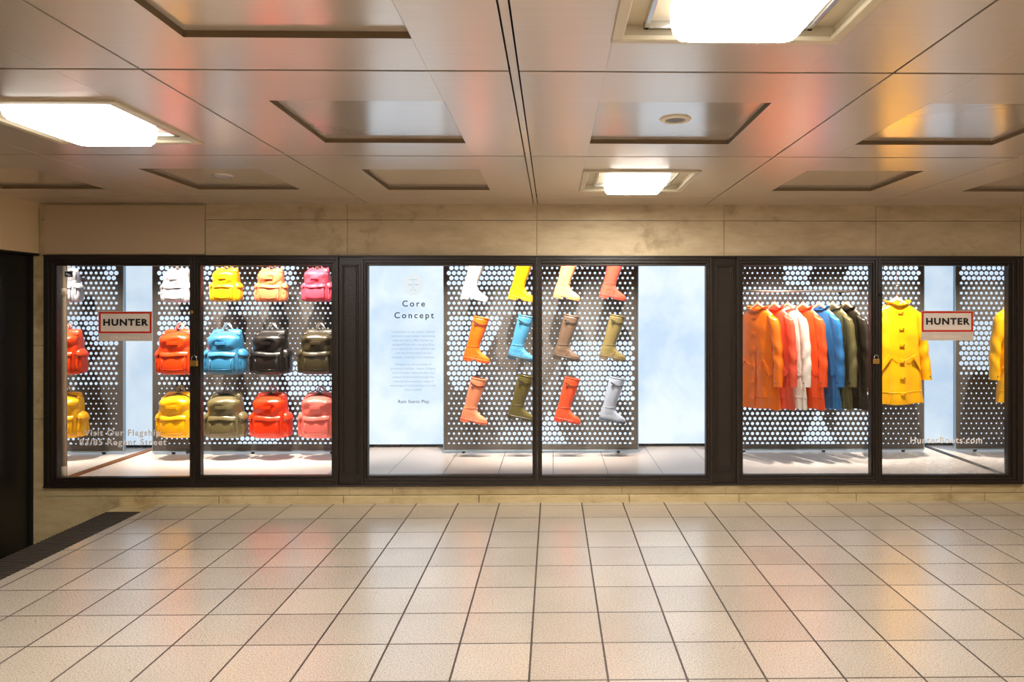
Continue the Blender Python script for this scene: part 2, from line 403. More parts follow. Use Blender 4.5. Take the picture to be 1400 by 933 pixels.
def luminaire(i, j, label):
    cx, cy = (sx_[i] + sx_[i + 1]) / 2, (sy_[j] + sy_[j + 1]) / 2 + 0.03
    t = tag(empty('ceiling_light', (cx, cy, CZ)), label, 'ceiling light', 'square recessed ceiling lights')
    m = MB()   # raised white rim round the opening
    R = RS + 0.004; r = RS - 0.028
    for a in ((-R, R, -R, -r), (-R, R, r, R), (-R, -r, -r, r), (r, R, -r, r)): m.box(a[0], a[1], a[2], a[3], -0.010, 0.004, 0.003)
    m.build('rim', M['tray'], t)
    m = MB(); R = 0.24; r = 0.225; Y = 0.29
    for a in ((-R, R, -Y, -Y + .015), (-R, R, Y - .015, Y), (-R, -r, -Y, Y), (r, R, -Y, Y)): m.box(a[0], a[1], a[2], a[3], 0.015, RH + 0.002, 0.002)
    m.build('gear_tray', M['steel'], t)
    m = MB(); rings = []
    for z, hx, hy in ((RH, .180, .250), (0.0, .178, .248), (-0.030, .172, .240), (-0.042, .162, .230), (-0.045, .145, .215)):
        ring = []
        for q in range(48):
            a = 2 * PI * q / 48
            ring.append((hx * sp(math.cos(a), 0.16), hy * sp(math.sin(a), 0.16), z))
        rings.append(ring)
    m.loft(rings[:4]); m.loft(rings[3:], cap1=True, mi=1); m.build('diffuser', [M['lamps'], M['lampm']], t)
    return t
lab = {(5, 3): 'large bright square ceiling light cut off by the top edge of the picture', (3, 4): 'bright square ceiling light at the left edge of the picture',
       (5, 5): 'bright square ceiling light nearest the shop window, above its middle'}
for (i, j) in LIGHTS:
    if (i, j) == (8, 3): continue
    luminaire(i, j, lab.get((i, j), 'square ceiling light behind or beside the viewer, column %s row %s' % (['left', 'middle', 'right'][min(2, (i - 3) // 2)], ['rear', 'second', 'third', 'fourth', 'fifth'][j - 1])))
# round speaker in the tray (col 5, row 4)
cx, cy = 0.51, (sy_[4] + sy_[5]) / 2 + 0.0
t = tag(empty('ceiling_speaker', (cx, cy, CZ + RT)), 'round white ceiling speaker in a sunk metal ceiling tray', 'ceiling speaker')
m = MB(); prof = [(0.040, -0.002), (0.044, -0.008), (0.060, -0.006), (0.066, -0.001), (0.066, 0.0)]
m.loft([[(r * math.cos(2 * PI * q / 40), r * math.sin(2 * PI * q / 40), z) for q in range(40)] for r, z in prof]); m.build('bezel', M['white_metal'], t)
m = MB(); m.cyl((0, 0, -0.004), (0, 0, 0), 0.042, 36); m.build('grille', M['grey_grille'], t)
# flush detector
t = tag(empty('ceiling_sensor', (-1.95, 4.18, CZ + RT)), 'small flush round disc in the far left ceiling tray', 'ceiling sensor')
m = MB(); m.loft([[(r * math.cos(2 * PI * q / 32), r * math.sin(2 * PI * q / 32), z) for q in range(32)] for r, z in ((0.06, 0), (0.058, -0.004), (0.045, -0.006), (0.04, -0.003))], cap1=True); m.build('bezel', M['ceil'], t)

# ---- walls of the passage
def wall(name, boxes, mat, label=None):
    m = MB()
    for b in boxes: m.box(*b)
    return struct(m.build(name, mat), label)
wall('wall_left', [(XL - 0.25, XL, YB, D - 0.001, EYE + 0.423, CZ + 0.05, 0.002)], M['cream'], 'cream bulkhead over the dark doorway')
wall('wall_right', [(XR, XR + 0.1, YB, D, 0, CZ + 0.05)], M['roomwall'])
wall('wall_front', [(-4.2, XR + 0.1, YB - 0.1, YB, -0.5, CZ + 0.05)], M['roomwall'])
wall('trim_3', [(XL - 0.2, XL - 0.002, YB, D - 0.001, EYE + 0.408, EYE + 0.4225)], M['doorframe'], 'dark lintel of the doorway')
# dark door leaf and frame on the left
d1 = struct(empty('door_1', (XD, 0, 0)), 'closed black door below the cream bulkhead')
m = MB(); m.box(-0.05, 0, YB, 4.70, -0.34, EYE + 0.41); m.box(0, 0.008, 1.0, 4.60, -0.25, EYE + 0.36, 0.004); m.build('door_leaf', M['door'], d1)
m = MB(); m.box(-0.05, 0.014, 4.70, D - 0.001, -0.34, EYE + 0.41, 0.004)
m.build('door_frame', M['doorframe'], d1)

# ---- back wall: travertine blocks round the shopfront opening
x_a, x_b = P(63, 0, D).x, P(1396.5, 0, D).x
ztop = EYE + 0.412; zbot = P(756, 663.5, D).z
gp = 0.0018
m = MB()
cuts = [XL] + [P(p, 0, D).x for p in (281, 475, 734, 990, 1197.5, 1395.5)] + [XR]
zc = P(756, 301.5, D).z
for i in range(len(cuts) - 1):
    z0 = ztop if cuts[i] < x_b - 0.03 else zbot
    m.box(cuts[i] + gp, cuts[i + 1] - gp, D, D + 0.05, zc + gp, CZ + 0.03)
    m.box(cuts[i] + gp, cuts[i + 1] - gp, D, D + 0.05, z0 + gp, zc - gp)
m.box(XL - 0.3, XR, D + 0.04, D + 0.06, ztop, CZ + 0.05)
fas = struct(m.build('wall_back', M['stone']), 'veined travertine fascia above the shopfront')
m = MB()
for (a, b) in ((P(460, 0, D).x, 0), ): pass
zb1 = P(756, 676.3, D).z
jo = [x_a - 0.09] + [P(p, 0, D).x for p in (63, 265, 330, 407, 478, 537, 600, 735, 850, 992, 1145, 1300)] + [XR]
for i in range(len(jo) - 1):
    m.box(jo[i] + gp * .6, jo[i + 1] - gp * .6, D - 0.003, D + 0.05, zb1 + gp, zbot - gp, 0.0015)
# left pier and right pier
zz = [-0.5, 0.1, 0.62, 1.15, ztop]
for i in range(4): m.box(x_a - 0.09, x_a, D, D + 0.05, zz[i] + gp, zz[i + 1] - gp)
# stone that runs down beside the steps, then the low kerb course
xk = P(163, 0, D).x
m.box(x_a - 0.09, xk - gp, D - 0.001, D + 0.05, -0.5, zb1 - gp)
kj = [xk] + [P(p, 0, D).x for p in (300, 470, 655, 860, 1010, 1170, 1345)] + [XR]
for i in range(len(kj) - 1): m.box(kj[i] + gp, kj[i + 1] - gp, D - 0.012, D + 0.05, -0.02, zb1 - gp, 0.003)
m.box(x_a - .09, XR, D + 0.045, D + 0.06, -0.5, zbot)
struct(m.build('baseboard_back', M['stone_base']), 'worn travertine base course under the shopfront')
wall('wall_recess', [(x_a - 0.3, x_a - 0.09, D, D + 0.06, -0.5, ztop)], M['black'])
m = MB(); a = P(62.5, 0, D).x; b = P(281, 0, D).x
m.box(a + 0.004, b, D - 0.02, D - 0.001, ztop + 0.006, CZ - 0.012, 0.002)
tag(m.build('fascia_board', M['paint']), 'plain beige painted board fixed over the upper left of the stone fascia', 'board')

# ---- shopfront joinery
def window(n, ox0, ix0, ix1, ox1, glassmat, label, tz=363.5, bz=650.0):
    w_ = struct(empty('window_%d' % n, (0, 0, 0)), label)
    X0, X1, A, B = P(ox0, 0, D).x, P(ox1, 0, D).x, P(ix0, 0, D).x, P(ix1, 0, D).x
    ux = (ix0 + ix1) / 2
    ZT, ZB = P(ux, tz, D).z, P(ux, bz, D).z
    m = MB()
    def ring(x0, x1, z0, z1, a, b, c, d_, y0, y1, bev=0.002):
        m.box(x0, a, y0, y1, z0, z1, bev); m.box(b, x1, y0, y1, z0, z1, bev)
        m.box(a, b, y0, y1, z0, c, bev); m.box(a, b, y0, y1, d_, z1, bev)
    e = 0.0009
    def mixx(k): return (X0 + (A - X0) * k, X1 + (B - X1) * k, zbot + (ZB - zbot) * k, ztop + (ZT - ztop) * k)
    r0 = (X0 + e, X1 - e, zbot, ztop); r1 = mixx(0.45); r2 = mixx(0.75); r3 = (A, B, ZB, ZT)
    ring(*r0, *r1, D - 0.028, D + 0.04)
    ring(*r1, *r2, D - 0.018, D + 0.04)
    ring(*r2, *r3, D - 0.004, D + 0.045)
    m.build('frame', M['frame'], w_)
    p = MB(); p.box(A - 0.008, B + 0.008, DG, DG + 0.006, ZB - 0.008, ZT + 0.008)
    p.build('pane', M[glassmat], w_)
    return (A, B, ZB, ZT)
W = {}
W[1] = window(1, 63, 78, 259.5, 265, 'glass', 'hinged left window with a round-cornered dark bronze frame', bz=653)
W[2] = window(2, 265, 274.5, 453.5, 464, 'glass', 'window showing nine backpacks', bz=651)
W[3] = window(3, 494.5, 503, 728, 734.5, 'glass', 'window with the cloud lightbox text and left boots')
W[4] = window(4, 734.5, 741, 965, 973.5, 'glass', 'window with the right boots and plain cloud lightbox')
W[5] = window(5, 1006, 1015.5, 1190.5, 1198.3, 'glass_haze2', 'window with the rail of coats', bz=649.5)
W[6] = window(6, 1198.3, 1206, 1378, 1396.5, 'glass_haze', 'hinged right window with the hanging yellow coat', bz=649.5)
def pilaster(n, a, b, label):
    m = MB(); X0, X1 = P(a, 0, D).x, P(b, 0, D).x
    m.box(X0 + .001, X1 - .001, D - 0.010, D + 0.04, zbot, ztop)
    i = 0.022
    for (k, y) in ((i, 0.020), (i + 0.012, 0.015)):
        a0, a1, c0, c1 = X0 + k, X1 - k, zbot + 0.07 + k, ztop - 0.045 - k
        for b_ in ((a0, a0 + .009, c0, c1), (a1 - .009, a1, c0, c1), (a0, a1, c0, c0 + .009), (a0, a1, c1 - .009, c1)):
            m.box(b_[0], b_[1], D - y, D, b_[2], b_[3], 0.002)
    struct(m.build('trim_%d' % n, M['frame']), label)
pilaster(4, 464, 494.5, 'panelled dark pilaster between the backpacks and the cloud lightbox')
pilaster(5, 973.5, 1006, 'panelled dark pilaster left of the coats')
m = MB(); m.box(x_a, x_b, D - 0.036, D - 0.020, ztop - 0.012, ztop, 0.003); m.box(x_a, x_b, D - 0.036, D - 0.02, zbot, zbot + 0.012, 0.003)
struct(m.build('trim_6', M['frame']), 'moulding along head and foot of the shopfront')

# ================================================================== INSIDE THE DISPLAY
DM = 6.15; DS = 6.42; ZI = 2.75
MXL, MXR = P(188.5, 0, 6.15).x, P(1285, 0, 6.15).x
xs1, xs2 = P(480, 0, DS - .4).x, P(990, 0, DS - .4).x
m = MB(); m.box(MXL - 0.06, xs1, D + 0.04, 6.66, FZ - 0.03, FZ, 0, 0); m.box(xs1, xs2, D + 0.04, 6.66, FZ - 0.03, FZ, 0, 1); m.box(xs2, MXR + .06, D + 0.04, 6.66, FZ - 0.03, FZ, 0, 0)
struct(m.build('floor_display', [M['dfloor_w'], M['dfloor_g']]), 'white and grey floor boards of the display')
wall('wall_display', [(MXL - 0.1, MXR + 0.1, 6.62, 6.68, FZ, ZI)], M['dwall'])
wall('ceiling_display', [(MXL - 0.1, MXR + 0.1, D + 0.06, 6.68, ZI, ZI + 0.04)], M['dceil'])
m = MB(); m.box(MXL - .1, MXR + .1, D + 0.06, D + 0.075, ztop, ZI)
struct(m.build('wall_display_front', M['dwall']))
mL = MB(); mL.box(MXL - 0.012, MXL, 5.265, 6.62, FZ, ZI)
tag(mL.build('wall_mirror', M['mirror']), 'tall mirror lining the left end of the display, beside the white backpack', 'mirror', 'end mirrors')
mR = MB(); mR.box(MXR, MXR + 0.012, 5.265, 6.62, FZ, ZI)
tag(mR.build('wall_mirror', M['mirror']), 'tall mirror lining the right end of the display, doubling the yellow coat', 'mirror', 'end mirrors')
wall('wall_display_left', [(MXL - 0.11, MXL - 0.013, 5.2, 6.62, FZ, ZI)], M['pipe'])
wall('wall_display_right', [(MXR + 0.013, MXR + 0.11, 5.2, 6.62, FZ, ZI)], M['copper'])
m = MB(); m.box(MXL, MXL + 0.028, 5.27, 6.60, FZ, FZ + 0.012, 0.003)
struct(m.build('trim_7', M['copper']), 'brown channel at the foot of the left mirror')
m = MB(); m.box(MXR - 0.02, MXR, 5.27, 6.60, FZ, FZ + 0.010, 0.003)
struct(m.build('trim_8', M['dark_metal']), 'dark channel at the foot of the right mirror')
px = P(86.5, 0, 5.222).x
pp = tag(empty('vertical_pipe', (px, 5.222, FZ)), 'pale vertical pipe inside the left edge of the first window', 'pipe')
m = MB(); m.cyl((0, 0, 0), (0, 0, 2.2), 0.016, 20); m.build('tube', M['pipe'], pp)
m = MB(); m.cyl((0, 0, 0), (0, 0, 0.10), 0.021, 20); m.build('collar', M['white_metal'], pp)
m = MB(); m.cyl((0, 0, 1.36), (0, 0, 1.41), 0.021, 20); m.build('collar', M['white_metal'], pp)

# ---- cloud lightbox, one continuous tensioned print behind everything
lb = tag(empty('cloud_lightbox', (0, DS, FZ)), 'tall backlit lightbox printed with pale blue sky and white clouds', 'lightbox')
m = MB(); m.box(MXL + 0.002, MXR - 0.002, 0.012, 0.15, 0.028, ZI - FZ - 0.1); m.build('case', M['alu'], lb)
m = MB(); m.box(MXL + 0.012, MXR - 0.012, 0.0, 0.0115, 0.030, ZI - FZ - 0.1); m.build('printed_fabric', M['sky'], lb)
for x in (-3, -1.5, 0, 1.5, 3):
    m = MB(); m.box(x - 0.1, x + 0.1, 0.03, 0.12, 0, 0.028); m.build('foot', M['dark_metal'], lb)
def lbt(name, txt, px_, py_, hpx, mat, **kw):
    p = P(px_, py_, DS); return text_mesh(name, txt, hpx, mat, lb, (p.x, -0.0012, p.z - FZ), **kw)
k = 6.42 / 960
lbt('heading_text', 'Core', 565.5, 415.8, 11.6 * k, M['text_d'], spacing=1.38, bold=0.0007)
lbt('heading_text', 'Concept', 566, 431.8, 11.6 * k, M['text_d'], spacing=1.38, bold=0.0007)
body = ['Fundamental to the Hunter identity', 'and spirit is our unique relationship', 'with rain. Since 1856, Hunter has', 'equipped those who see grey skies',
        'as an opportunity, who instinctively', 'seek the extraordinary in the', 'everyday, revelling in the elements.', None,
        'Designed on the principles of', 'protection and play. Hunter Original', 'Core Concept celebrates the very', 'essence of the brand through the',
        'creation of a seasonless range of', 'weatherproof iconic product in a rain', 'colour palette.']
ys = [454 + 5.78 * i for i in range(7)] + [0] + [498.5 + 5.78 * i for i in range(7)]
for s_, y_ in zip(body, ys):
    if s_: lbt('body_text', s_, 565, y_, 3.75 * k, M['text_g'], spacing=1.08)
lbt('closing_text', 'Rain Starts Play', 565.5, 549.5, 5.9 * k, M['text_d'], spacing=1.12, bold=0.0003)
p = P(565, 389, DS); m = MB()
m.cyl((p.x, -0.0004, p.z - FZ), (p.x, 0.0, p.z - FZ), 0.098, 40); m.build('emblem_disc', M['text_l'], lb)
m = MB()
for (a, b, c, d_) in ((-.036, .036, .040, .045), (-.046, -.012, -.008, .0), (.012, .046, -.008, .0), (-.002, .002, -.042, .04), (-.026, -.014, -.056, -.048), (.010, .022, -.056, -.048)):
    m.box(p.x + a, p.x + b, -0.0012, -0.0005, p.z - FZ + c, p.z - FZ + d_)
m.build('emblem', M['text_m'], lb)

# ---- perforated dot panels
def inpoly(x, y, poly):
    r = False; n = len(poly)
    for i in range(n):
        x1, y1 = poly[i]; x2, y2 = poly[(i + 1) % n]
        if (y1 > y) != (y2 > y) and x < (x2 - x1) * (y - y1) / (y2 - y1) + x1: r = not r
    return r
BIG, MID, SML, TNY = 3.05, 2.05, 1.5, 1.1
REG_C = [(BIG, [(608, 340), (700, 340), (708, 390), (608, 390)]), (BIG, [(608, 431), (688, 431), (650, 513), (632, 534), (625, 534), (608, 508)]),
         (TNY, [(690, 431), (775, 431), (772, 480), (742, 530), (735, 500), (690, 508), (664, 488)]), (1.6, [(608, 534), (655, 534), (685, 610), (608, 610)]),
         (BIG, [(780, 465), (872, 465), (872, 547), (797, 547), (790, 531), (776, 500)]), (BIG, [(735, 580), (751, 561), (775, 612), (735, 612)]),
         (2.45, [(690, 583), (735, 583), (735, 612), (682, 612)]), (1.75, [(740, 340), (872, 340), (872, 431), (770, 431), (740, 395)]), (2.3, [(612, 392), (740, 392), (740, 431), (612, 431)]),
         (1.6, [(612, 514), (622, 514), (628, 536), (612, 536)])]
REG_L = [(BIG, [(209, 340), (232, 340), (232, 386), (209, 386)]), (BIG, [(270, 340), (300, 340), (285, 384), (270, 384)]), (BIG, [(209, 430), (268, 430), (250, 470), (209, 470)]),
         (BIG, [(268, 430), (292, 430), (270, 472)]), (SML, [(318, 340), (382, 340), (370, 390), (318, 390)]), (BIG, [(382, 340), (410, 340), (400, 392), (380, 392)]),
         (TNY, [(409, 340), (470, 340), (470, 372), (409, 392)]), (2.5, [(322, 392), (362, 392), (355, 431), (322, 431)]), (TNY, [(292, 431), (470, 431), (470, 464), (330, 530), (280, 530), (280, 470)]),
         (1.6, [(384, 392), (470, 392), (470, 464), (384, 464)]), (BIG, [(390, 466), (480, 466), (480, 535), (400, 545), (388, 520)]), (BIG, [(330, 597), (380, 597), (380, 612), (326, 612)]),
         (TNY, [(318, 512), (350, 512), (340, 542), (318, 542)]), (TNY, [(209, 530), (275, 530), (275, 612), (209, 612)])]
REG_R = [(1.3, [(985, 340), (1063, 340), (1075, 390), (985, 390)]), (BIG, [(1063, 340), (1119, 340), (1105, 390), (1075, 390)]), (1.5, [(1119, 340), (1165, 340), (1150, 390), (1105, 390)]),
         (2.7, [(1098, 391), (1172, 391), (1172, 420), (1104, 420)]), (BIG, [(1160, 340), (1258, 340), (1258, 382), (1155, 382)]), (BIG, [(1117, 560), (1119, 560), (1144, 612), (1092, 612)]),
         (1.4, [(1124, 558), (1140, 558), (1140, 590), (1132, 590)]), (TNY, [(1192, 514), (1260, 514), (1260, 612), (1192, 612)]), (BIG, [(1192, 440), (1260, 440), (1260, 500), (1192, 512)]), (2.25, [(985, 550), (1200, 550), (1190, 612), (985, 612)])]
def dot_panel(x0p, x1p, regions, xoff, label, dotx0, dotx1):
    X0, X1 = P(x0p, 0, DM).x, P(x1p, 0, DM).x
    zb = FZ + 0.030
    t = tag(empty('perforated_panel', ((X0 + X1) / 2, DM, FZ)), label, 'display panel', 'perforated dot panels')
    cx = (X0 + X1) / 2
    m = MB(); m.box(X0 - cx, X1 - cx, 0, 0.03, 0.030, ZI - FZ - 0.12, 0.002); m.build('board', M['panel'], t)
    m = MB(); m.box(X0 - cx, X1 - cx, -0.004, 0.034, 0.018, 0.0295, 0.002)  # bluish foot strip, added in place of light leaking under the board
    m.box(X0 - cx - 0.006, X0 - cx - 0.0005, 0.0, 0.034, 0.018, ZI - FZ - 0.12); m.box(X1 - cx + 0.0005, X1 - cx + 0.006, 0.0, 0.034, 0.018, ZI - FZ - 0.12)
    m.build('leak_edge_profile', M['alu'], t)
    wd = X1 - X0
    for fx in (0.1, 0.5, 0.9):
        m = MB(); x = X0 - cx + wd * fx; m.cyl((x, 0.015, 0), (x, 0.015, 0.02), 0.014, 14); m.box(x - .012, x + .012, 0.0, 0.03, 0.012, 0.02)
        m.build('foot', M['dark_metal'], t)
    m = MB(); n = 14; row = 0; y = 606.8
    while y > 250:
        x = xoff + (3.43 if row % 2 else 0)
        while x < dotx1:
            if x > dotx0:
                r = MID
                for (rr, poly) in regions:
                    if inpoly(x, y, poly): r = rr; break
                c = P(x, y, DM); R = r * 0.98 * DM / 960
                vs = []
                for q in range(n):
                    dx, dz = R * math.cos(2 * PI * q / n), R * math.sin(2 * PI * q / n)
                    if row == 0: dz = max(dz, -0.003)
                    vs.append((c.x - cx + dx, -0.0008, c.z - FZ + dz))
                o = len(m.v); m.v += vs; m.f.append([o + q for q in range(n)]); m.s.append(False); m.m.append(0)
            x += 6.88
        y -= 6.86; row += 1
    m.build('glowing_perforations', M['dots'], t, normals=False)
    return t, cx
pL, cL = dot_panel(209, 480, REG_L, 217.9, 'dark dotted panel with glowing holes behind the backpacks', 213, 476)
pC, cC = dot_panel(607, 872, REG_C, 620.7 - 6.88, 'dark dotted panel with glowing holes behind the boots', 613, 868)
pR, cR = dot_panel(990, 1263, REG_R, 1018.4 + 3.43 - 6.88 * 4, 'dark dotted panel with glowing holes behind the coats', 993, 1256)
def bracket(panel, cx, x, z, length, mat='steel'):
    m = MB(); m.box(x - cx - 0.02, x - cx + 0.02, -0.004, -0.0009, z - FZ - 0.02, z - FZ + 0.02, 0.0015)
    m.cyl((x - cx, -0.003, z - FZ), (x - cx, -length, z - FZ), 0.005, 10)
    m.build('display_bracket', M[mat], panel)

# ---- display spots on a track under the display ceiling
def spotlight(loc, dr, energy, ang, blend, soft, lab_):
    h = tag(empty('display_spotlight', loc), lab_, 'spotlight', 'display spotlights')
    m = MB(); m.tube([-dr * 0.09, -dr * 0.02], 0.035, 18)
    m.cyl((0, 0.02, ZI - 2.42 - .03), -dr * 0.06, 0.008, 8); m.build('housing', M['dark_metal'], h)
    ld = bpy.data.lights.new('spot', 'SPOT'); ld.energy = energy; ld.color = (1.0, 0.86, 0.72); ld.spot_size = math.radians(ang); ld.spot_blend = blend; ld.shadow_soft_size = soft
    lo = bpy.data.objects.new('lamp', ld); COL.objects.link(lo); lo.parent = h; lo.rotation_euler = dr.to_track_quat('-Z', 'Y').to_euler()
spots = [(P(p_, 0, 5.95).x, w_) for p_, w_ in ((232, .8), (298, 1), (362, 1), (428, 1), (640, .9), (706, .9), (770, 1.1), (830, .9), (1070, .85), (1150, .85), (1235, 1.0))]
tr = tag(empty('spotlight_track', (0, 5.42, ZI)), 'ceiling track inside the display above the window head', 'light track')
m = MB(); m.box(MXL + .05, MXR - .05, -0.018, 0.018, -0.03, 0); m.build('rail', M['dark_metal'], tr)
ordn = ['first', 'second', 'third', 'fourth', 'fifth', 'sixth', 'seventh', 'eighth', 'ninth', 'tenth', 'last']
for q, (x, pw) in enumerate(spots):
    loc = Vector((x, 5.40, 2.42)); aim = Vector((x + (.02 if x < -1 else .0), DM - 0.1, 0.92)); dr = (aim - loc).normalized()
    spotlight(loc, dr, SPOT_W * pw, 50, 1.0, 0.018, 'small track spotlight inside the display above the window head, %s from the left' % ordn[q])
for q, (x, pw) in enumerate(((-3.1, 1), (-2.0, 1), (-0.55, .22), (0.5, .22), (1.6, 1.15), (2.7, 1.0))):
    loc = Vector((x, 5.36, 2.42)); dr = (Vector((x, 5.62, 0.1)) - loc).normalized()
    spotlight(loc, dr, FLOOD_W * pw, 88, .8, 0.03, 'wider floodlight on the display track shining down on the display floor, %s from the left' % ordn[q])

# ================================================================== BOOTS
BK = [(0.010, -.062, .176, .044), (.022, -.065, .180, .047), (.034, -.066, .174, .047), (.045, -.066, .158, .046), (.056, -.065, .135, .045), (.068, -.064, .108, .045),
      (.082, -.062, .086, .044), (.100, -.059, .071, .043), (.125, -.055, .064, .043), (.16, -.053, .066, .046), (.22, -.053, .077, .052), (.30, -.050, .089, .057), (.40, -.044, .100, .061)]
def boot_ring(z, grow=0.0, n=36):
    b, f, w_ = cr_interp(BK, z); b -= grow; f += grow; w_ += grow
    c = (b + f) / 2; a = (f - b) / 2; t = max(0, min(1, (0.12 - z) / 0.08)); out = []
    for q in range(n):
        th = 2 * PI * q / n; cx_ = math.cos(th); e = 0.85 - 0.1 * t
        x = c + a * sp(cx_, e); yy = w_ * sp(math.sin(th), e)
        if t > 0:   # foot: narrow waist, wider ball
            u = (x + .06) / .24; yy *= 1 - t * (0.22 * math.exp(-((u - .42) / .16) ** 2) + 0.04)
        out.append(Vector((x, yy, z)))
    return out
def make_boot(name, mats):
    up, sole, strap = mats
    t = empty(name)
    m = MB(); zs = [.010 + .112 * i / 15 for i in range(16)] + [.14 + .255 * i / 12 for i in range(13)]
    R = [boot_ring(z) for z in zs]
    # ankle ridge and heel seam as real swellings
    rr = []
    for z, r in zip(zs, R): rr.append(r)
    rr += [boot_ring(.388, .0), boot_ring(.389, .0022), boot_ring(.400, .0022), boot_ring(.402, -.0005), boot_ring(.399, -.004), boot_ring(.30, -.005), boot_ring(.16, -.008)]
    m.loft(rr, cap0=True, cap1=True); m.build('upper', up, t)
    m = MB()
    for (dz, g_) in ((0, 0),):
        path = []
        for q in range(37):
            th = 2 * PI * q / 36; z0 = .118 + .012 * math.cos(th)
            b, f, w_ = cr_interp(BK, z0); path.append(((b + f) / 2 + ((f - b) / 2 + .001) * sp(math.cos(th), .85), (w_ + .001) * sp(math.sin(th), .85), z0))
        m.tube(path, .0022, 6)
    # welt line over the instep and the heel counter
    for s_ in (-1, 1):
        path = []
        for q in range(12):
            u = q / 11; x = .045 + .035 * u; z = .020 + .075 * u ** .8
            b, f, w_ = cr_interp(BK, z); c = (b + f) / 2; a = (f - b) / 2; cc = min(.99, abs((x - c) / a)); yy = w_ * (1 - cc ** (2 / .8)) ** .4
            path.append((x, s_ * (yy * .9 + .001), z))
        m.tube(path, .0018, 6)
    m.build('seam_ridge', up, t)
    m = MB()
    def outline(grow, x0=-9, x1=9):
        out = []
        for v in boot_ring(.018, grow, 60):
            out.append((max(x0, min(x1, v.x)), v.y))
        return out
    m.loft([[(x, y, z) for x, y in outline(g_)] for z, g_ in ((-.002, .002), (.001, .005), (.014, .005), (.017, .001))], cap0=True, cap1=True, smooth=False)
    m.loft([[(x, y, z) for x, y in outline(g_, -9, .012)] for z, g_ in ((-.024, .001), (-.022, .003), (-.002, .004))], cap0=True, smooth=False)
    m.loft([[(x, y, z) for x, y in outline(g_, .062)] for z, g_ in ((-.012, .0), (-.010, .003), (-.002, .004))], cap0=True, smooth=False)
    m.build('sole', sole, t)
    # strap with buckle near the top on the viewer's side
    m = MB(); rings = []
    for q in range(14):
        u = q / 13; x = -.012 + .102 * u; z = .336 - .010 * math.sin(PI * u)
        b, f, w_ = cr_interp(BK, z); c = (b + f) / 2; a = (f - b) / 2; cc = min(.995, abs((x - c) / a)); yy = -w_ * (1 - cc ** (2 / .85)) ** .425
        rings.append([(x, yy - .0005, z - .008), (x, yy - .004, z - .008), (x, yy - .004, z + .008), (x, yy - .0005, z + .008)])
    m.loft(rings, cap0=True, cap1=True, smooth=False)
    m.tube([(-.012, -.063, .336), (-.017, -.066, .319), (-.012, -.063, .298)], [.006, .007, .002], 8, flat=.4)
    m.tube([(-.012, -.063, .336), (-.030, -.063, .350), (-.036, -.063, .357)], [.006, .006, .002], 8, flat=.4)
    m.build('strap', strap, t)
    m = MB(); c = (-.004, -.063, .335); s = .011
    m.tube([(c[0] - s, c[1], c[2] - s), (c[0] + s, c[1], c[2] - s), (c[0] + s, c[1], c[2] + s), (c[0] - s, c[1], c[2] + s), (c[0] - s, c[1], c[2] - s)], .002, 6)
    m.tube([(c[0] - s, c[1] - .001, c[2]), (c[0] + s, c[1] - .001, c[2])], .0015, 6); m.build('buckle', M['steel'], t)
    return t
def rub(name, c, rough=0.35): return principled(name, c, rough, var=0.06, vscale=25, bump=0.06, bscale=30, coat=0.25)
boots = [ # column heel px, row y, colour, sole, strap, label
    (629.5, 407.5, (214, 213, 218), (200, 224, 226), 'white rubber boot, its shaft cut off by the window head', 'white'),
    (694.5, 408.5, (248, 180, 10), (225, 160, 20), 'bright yellow rubber boot left of the middle mullion', 'yellow'),
    (756.0, 406.5, (240, 168, 116), (232, 148, 92), 'pale peach rubber boot, top row, right of the middle mullion', 'peach'),
    (819.0, 406.5, (226, 92, 74), (210, 76, 60), 'coral pink rubber boot at the right end of the top row', 'coral'),
    (632.5, 492.0, (246, 110, 16), (226, 92, 22), 'bright orange rubber boot with a dark bow strap, middle row', 'orange'),
    (693.5, 490.0, (66, 136, 176), (34, 60, 78), 'sky blue rubber boot in the middle row', 'blue'),
    (755.8, 489.5, (98, 78, 64), (56, 44, 36), 'taupe brown rubber boot in the middle row', 'taupe'),
    (818.8, 489.5, (122, 108, 66), (104, 88, 62), 'light khaki olive rubber boot at the right end of the middle row', 'khaki'),
    (629.0, 575.5, (248, 146, 106), (232, 116, 82), 'salmon pink rubber boot in the bottom row below the orange one', 'salmon'),
    (693.5, 571.5, (82, 74, 30), (56, 50, 22), 'dark olive green rubber boot below the sky blue one', 'olive'),
    (757.0, 575.0, (222, 72, 34), (196, 54, 26), 'red orange rubber boot in the bottom row', 'red'),
    (818.5, 574.5, (158, 168, 188), (88, 98, 116), 'pale grey blue rubber boot at the right end of the bottom row', 'grey')]
SB = 0.91; TH = math.radians(11.5); DBT = 5.945
dark_strap = principled('dark_strap', (70, 26, 24), 0.4)
proto = None
def copy_tree(o, parent=None):
    c = o.copy(); COL.objects.link(c)
    if parent: c.parent = parent
    for ch in list(o.children): copy_tree(ch, c)
    return c
def recolor(root, mapping):
    for ch in root.children_recursive:
        if ch.type == 'MESH' and ch.name.split('.')[0] in mapping:
            ch.material_slots[0].link = 'OBJECT'; ch.material_slots[0].material = mapping[ch.name.split('.')[0]]
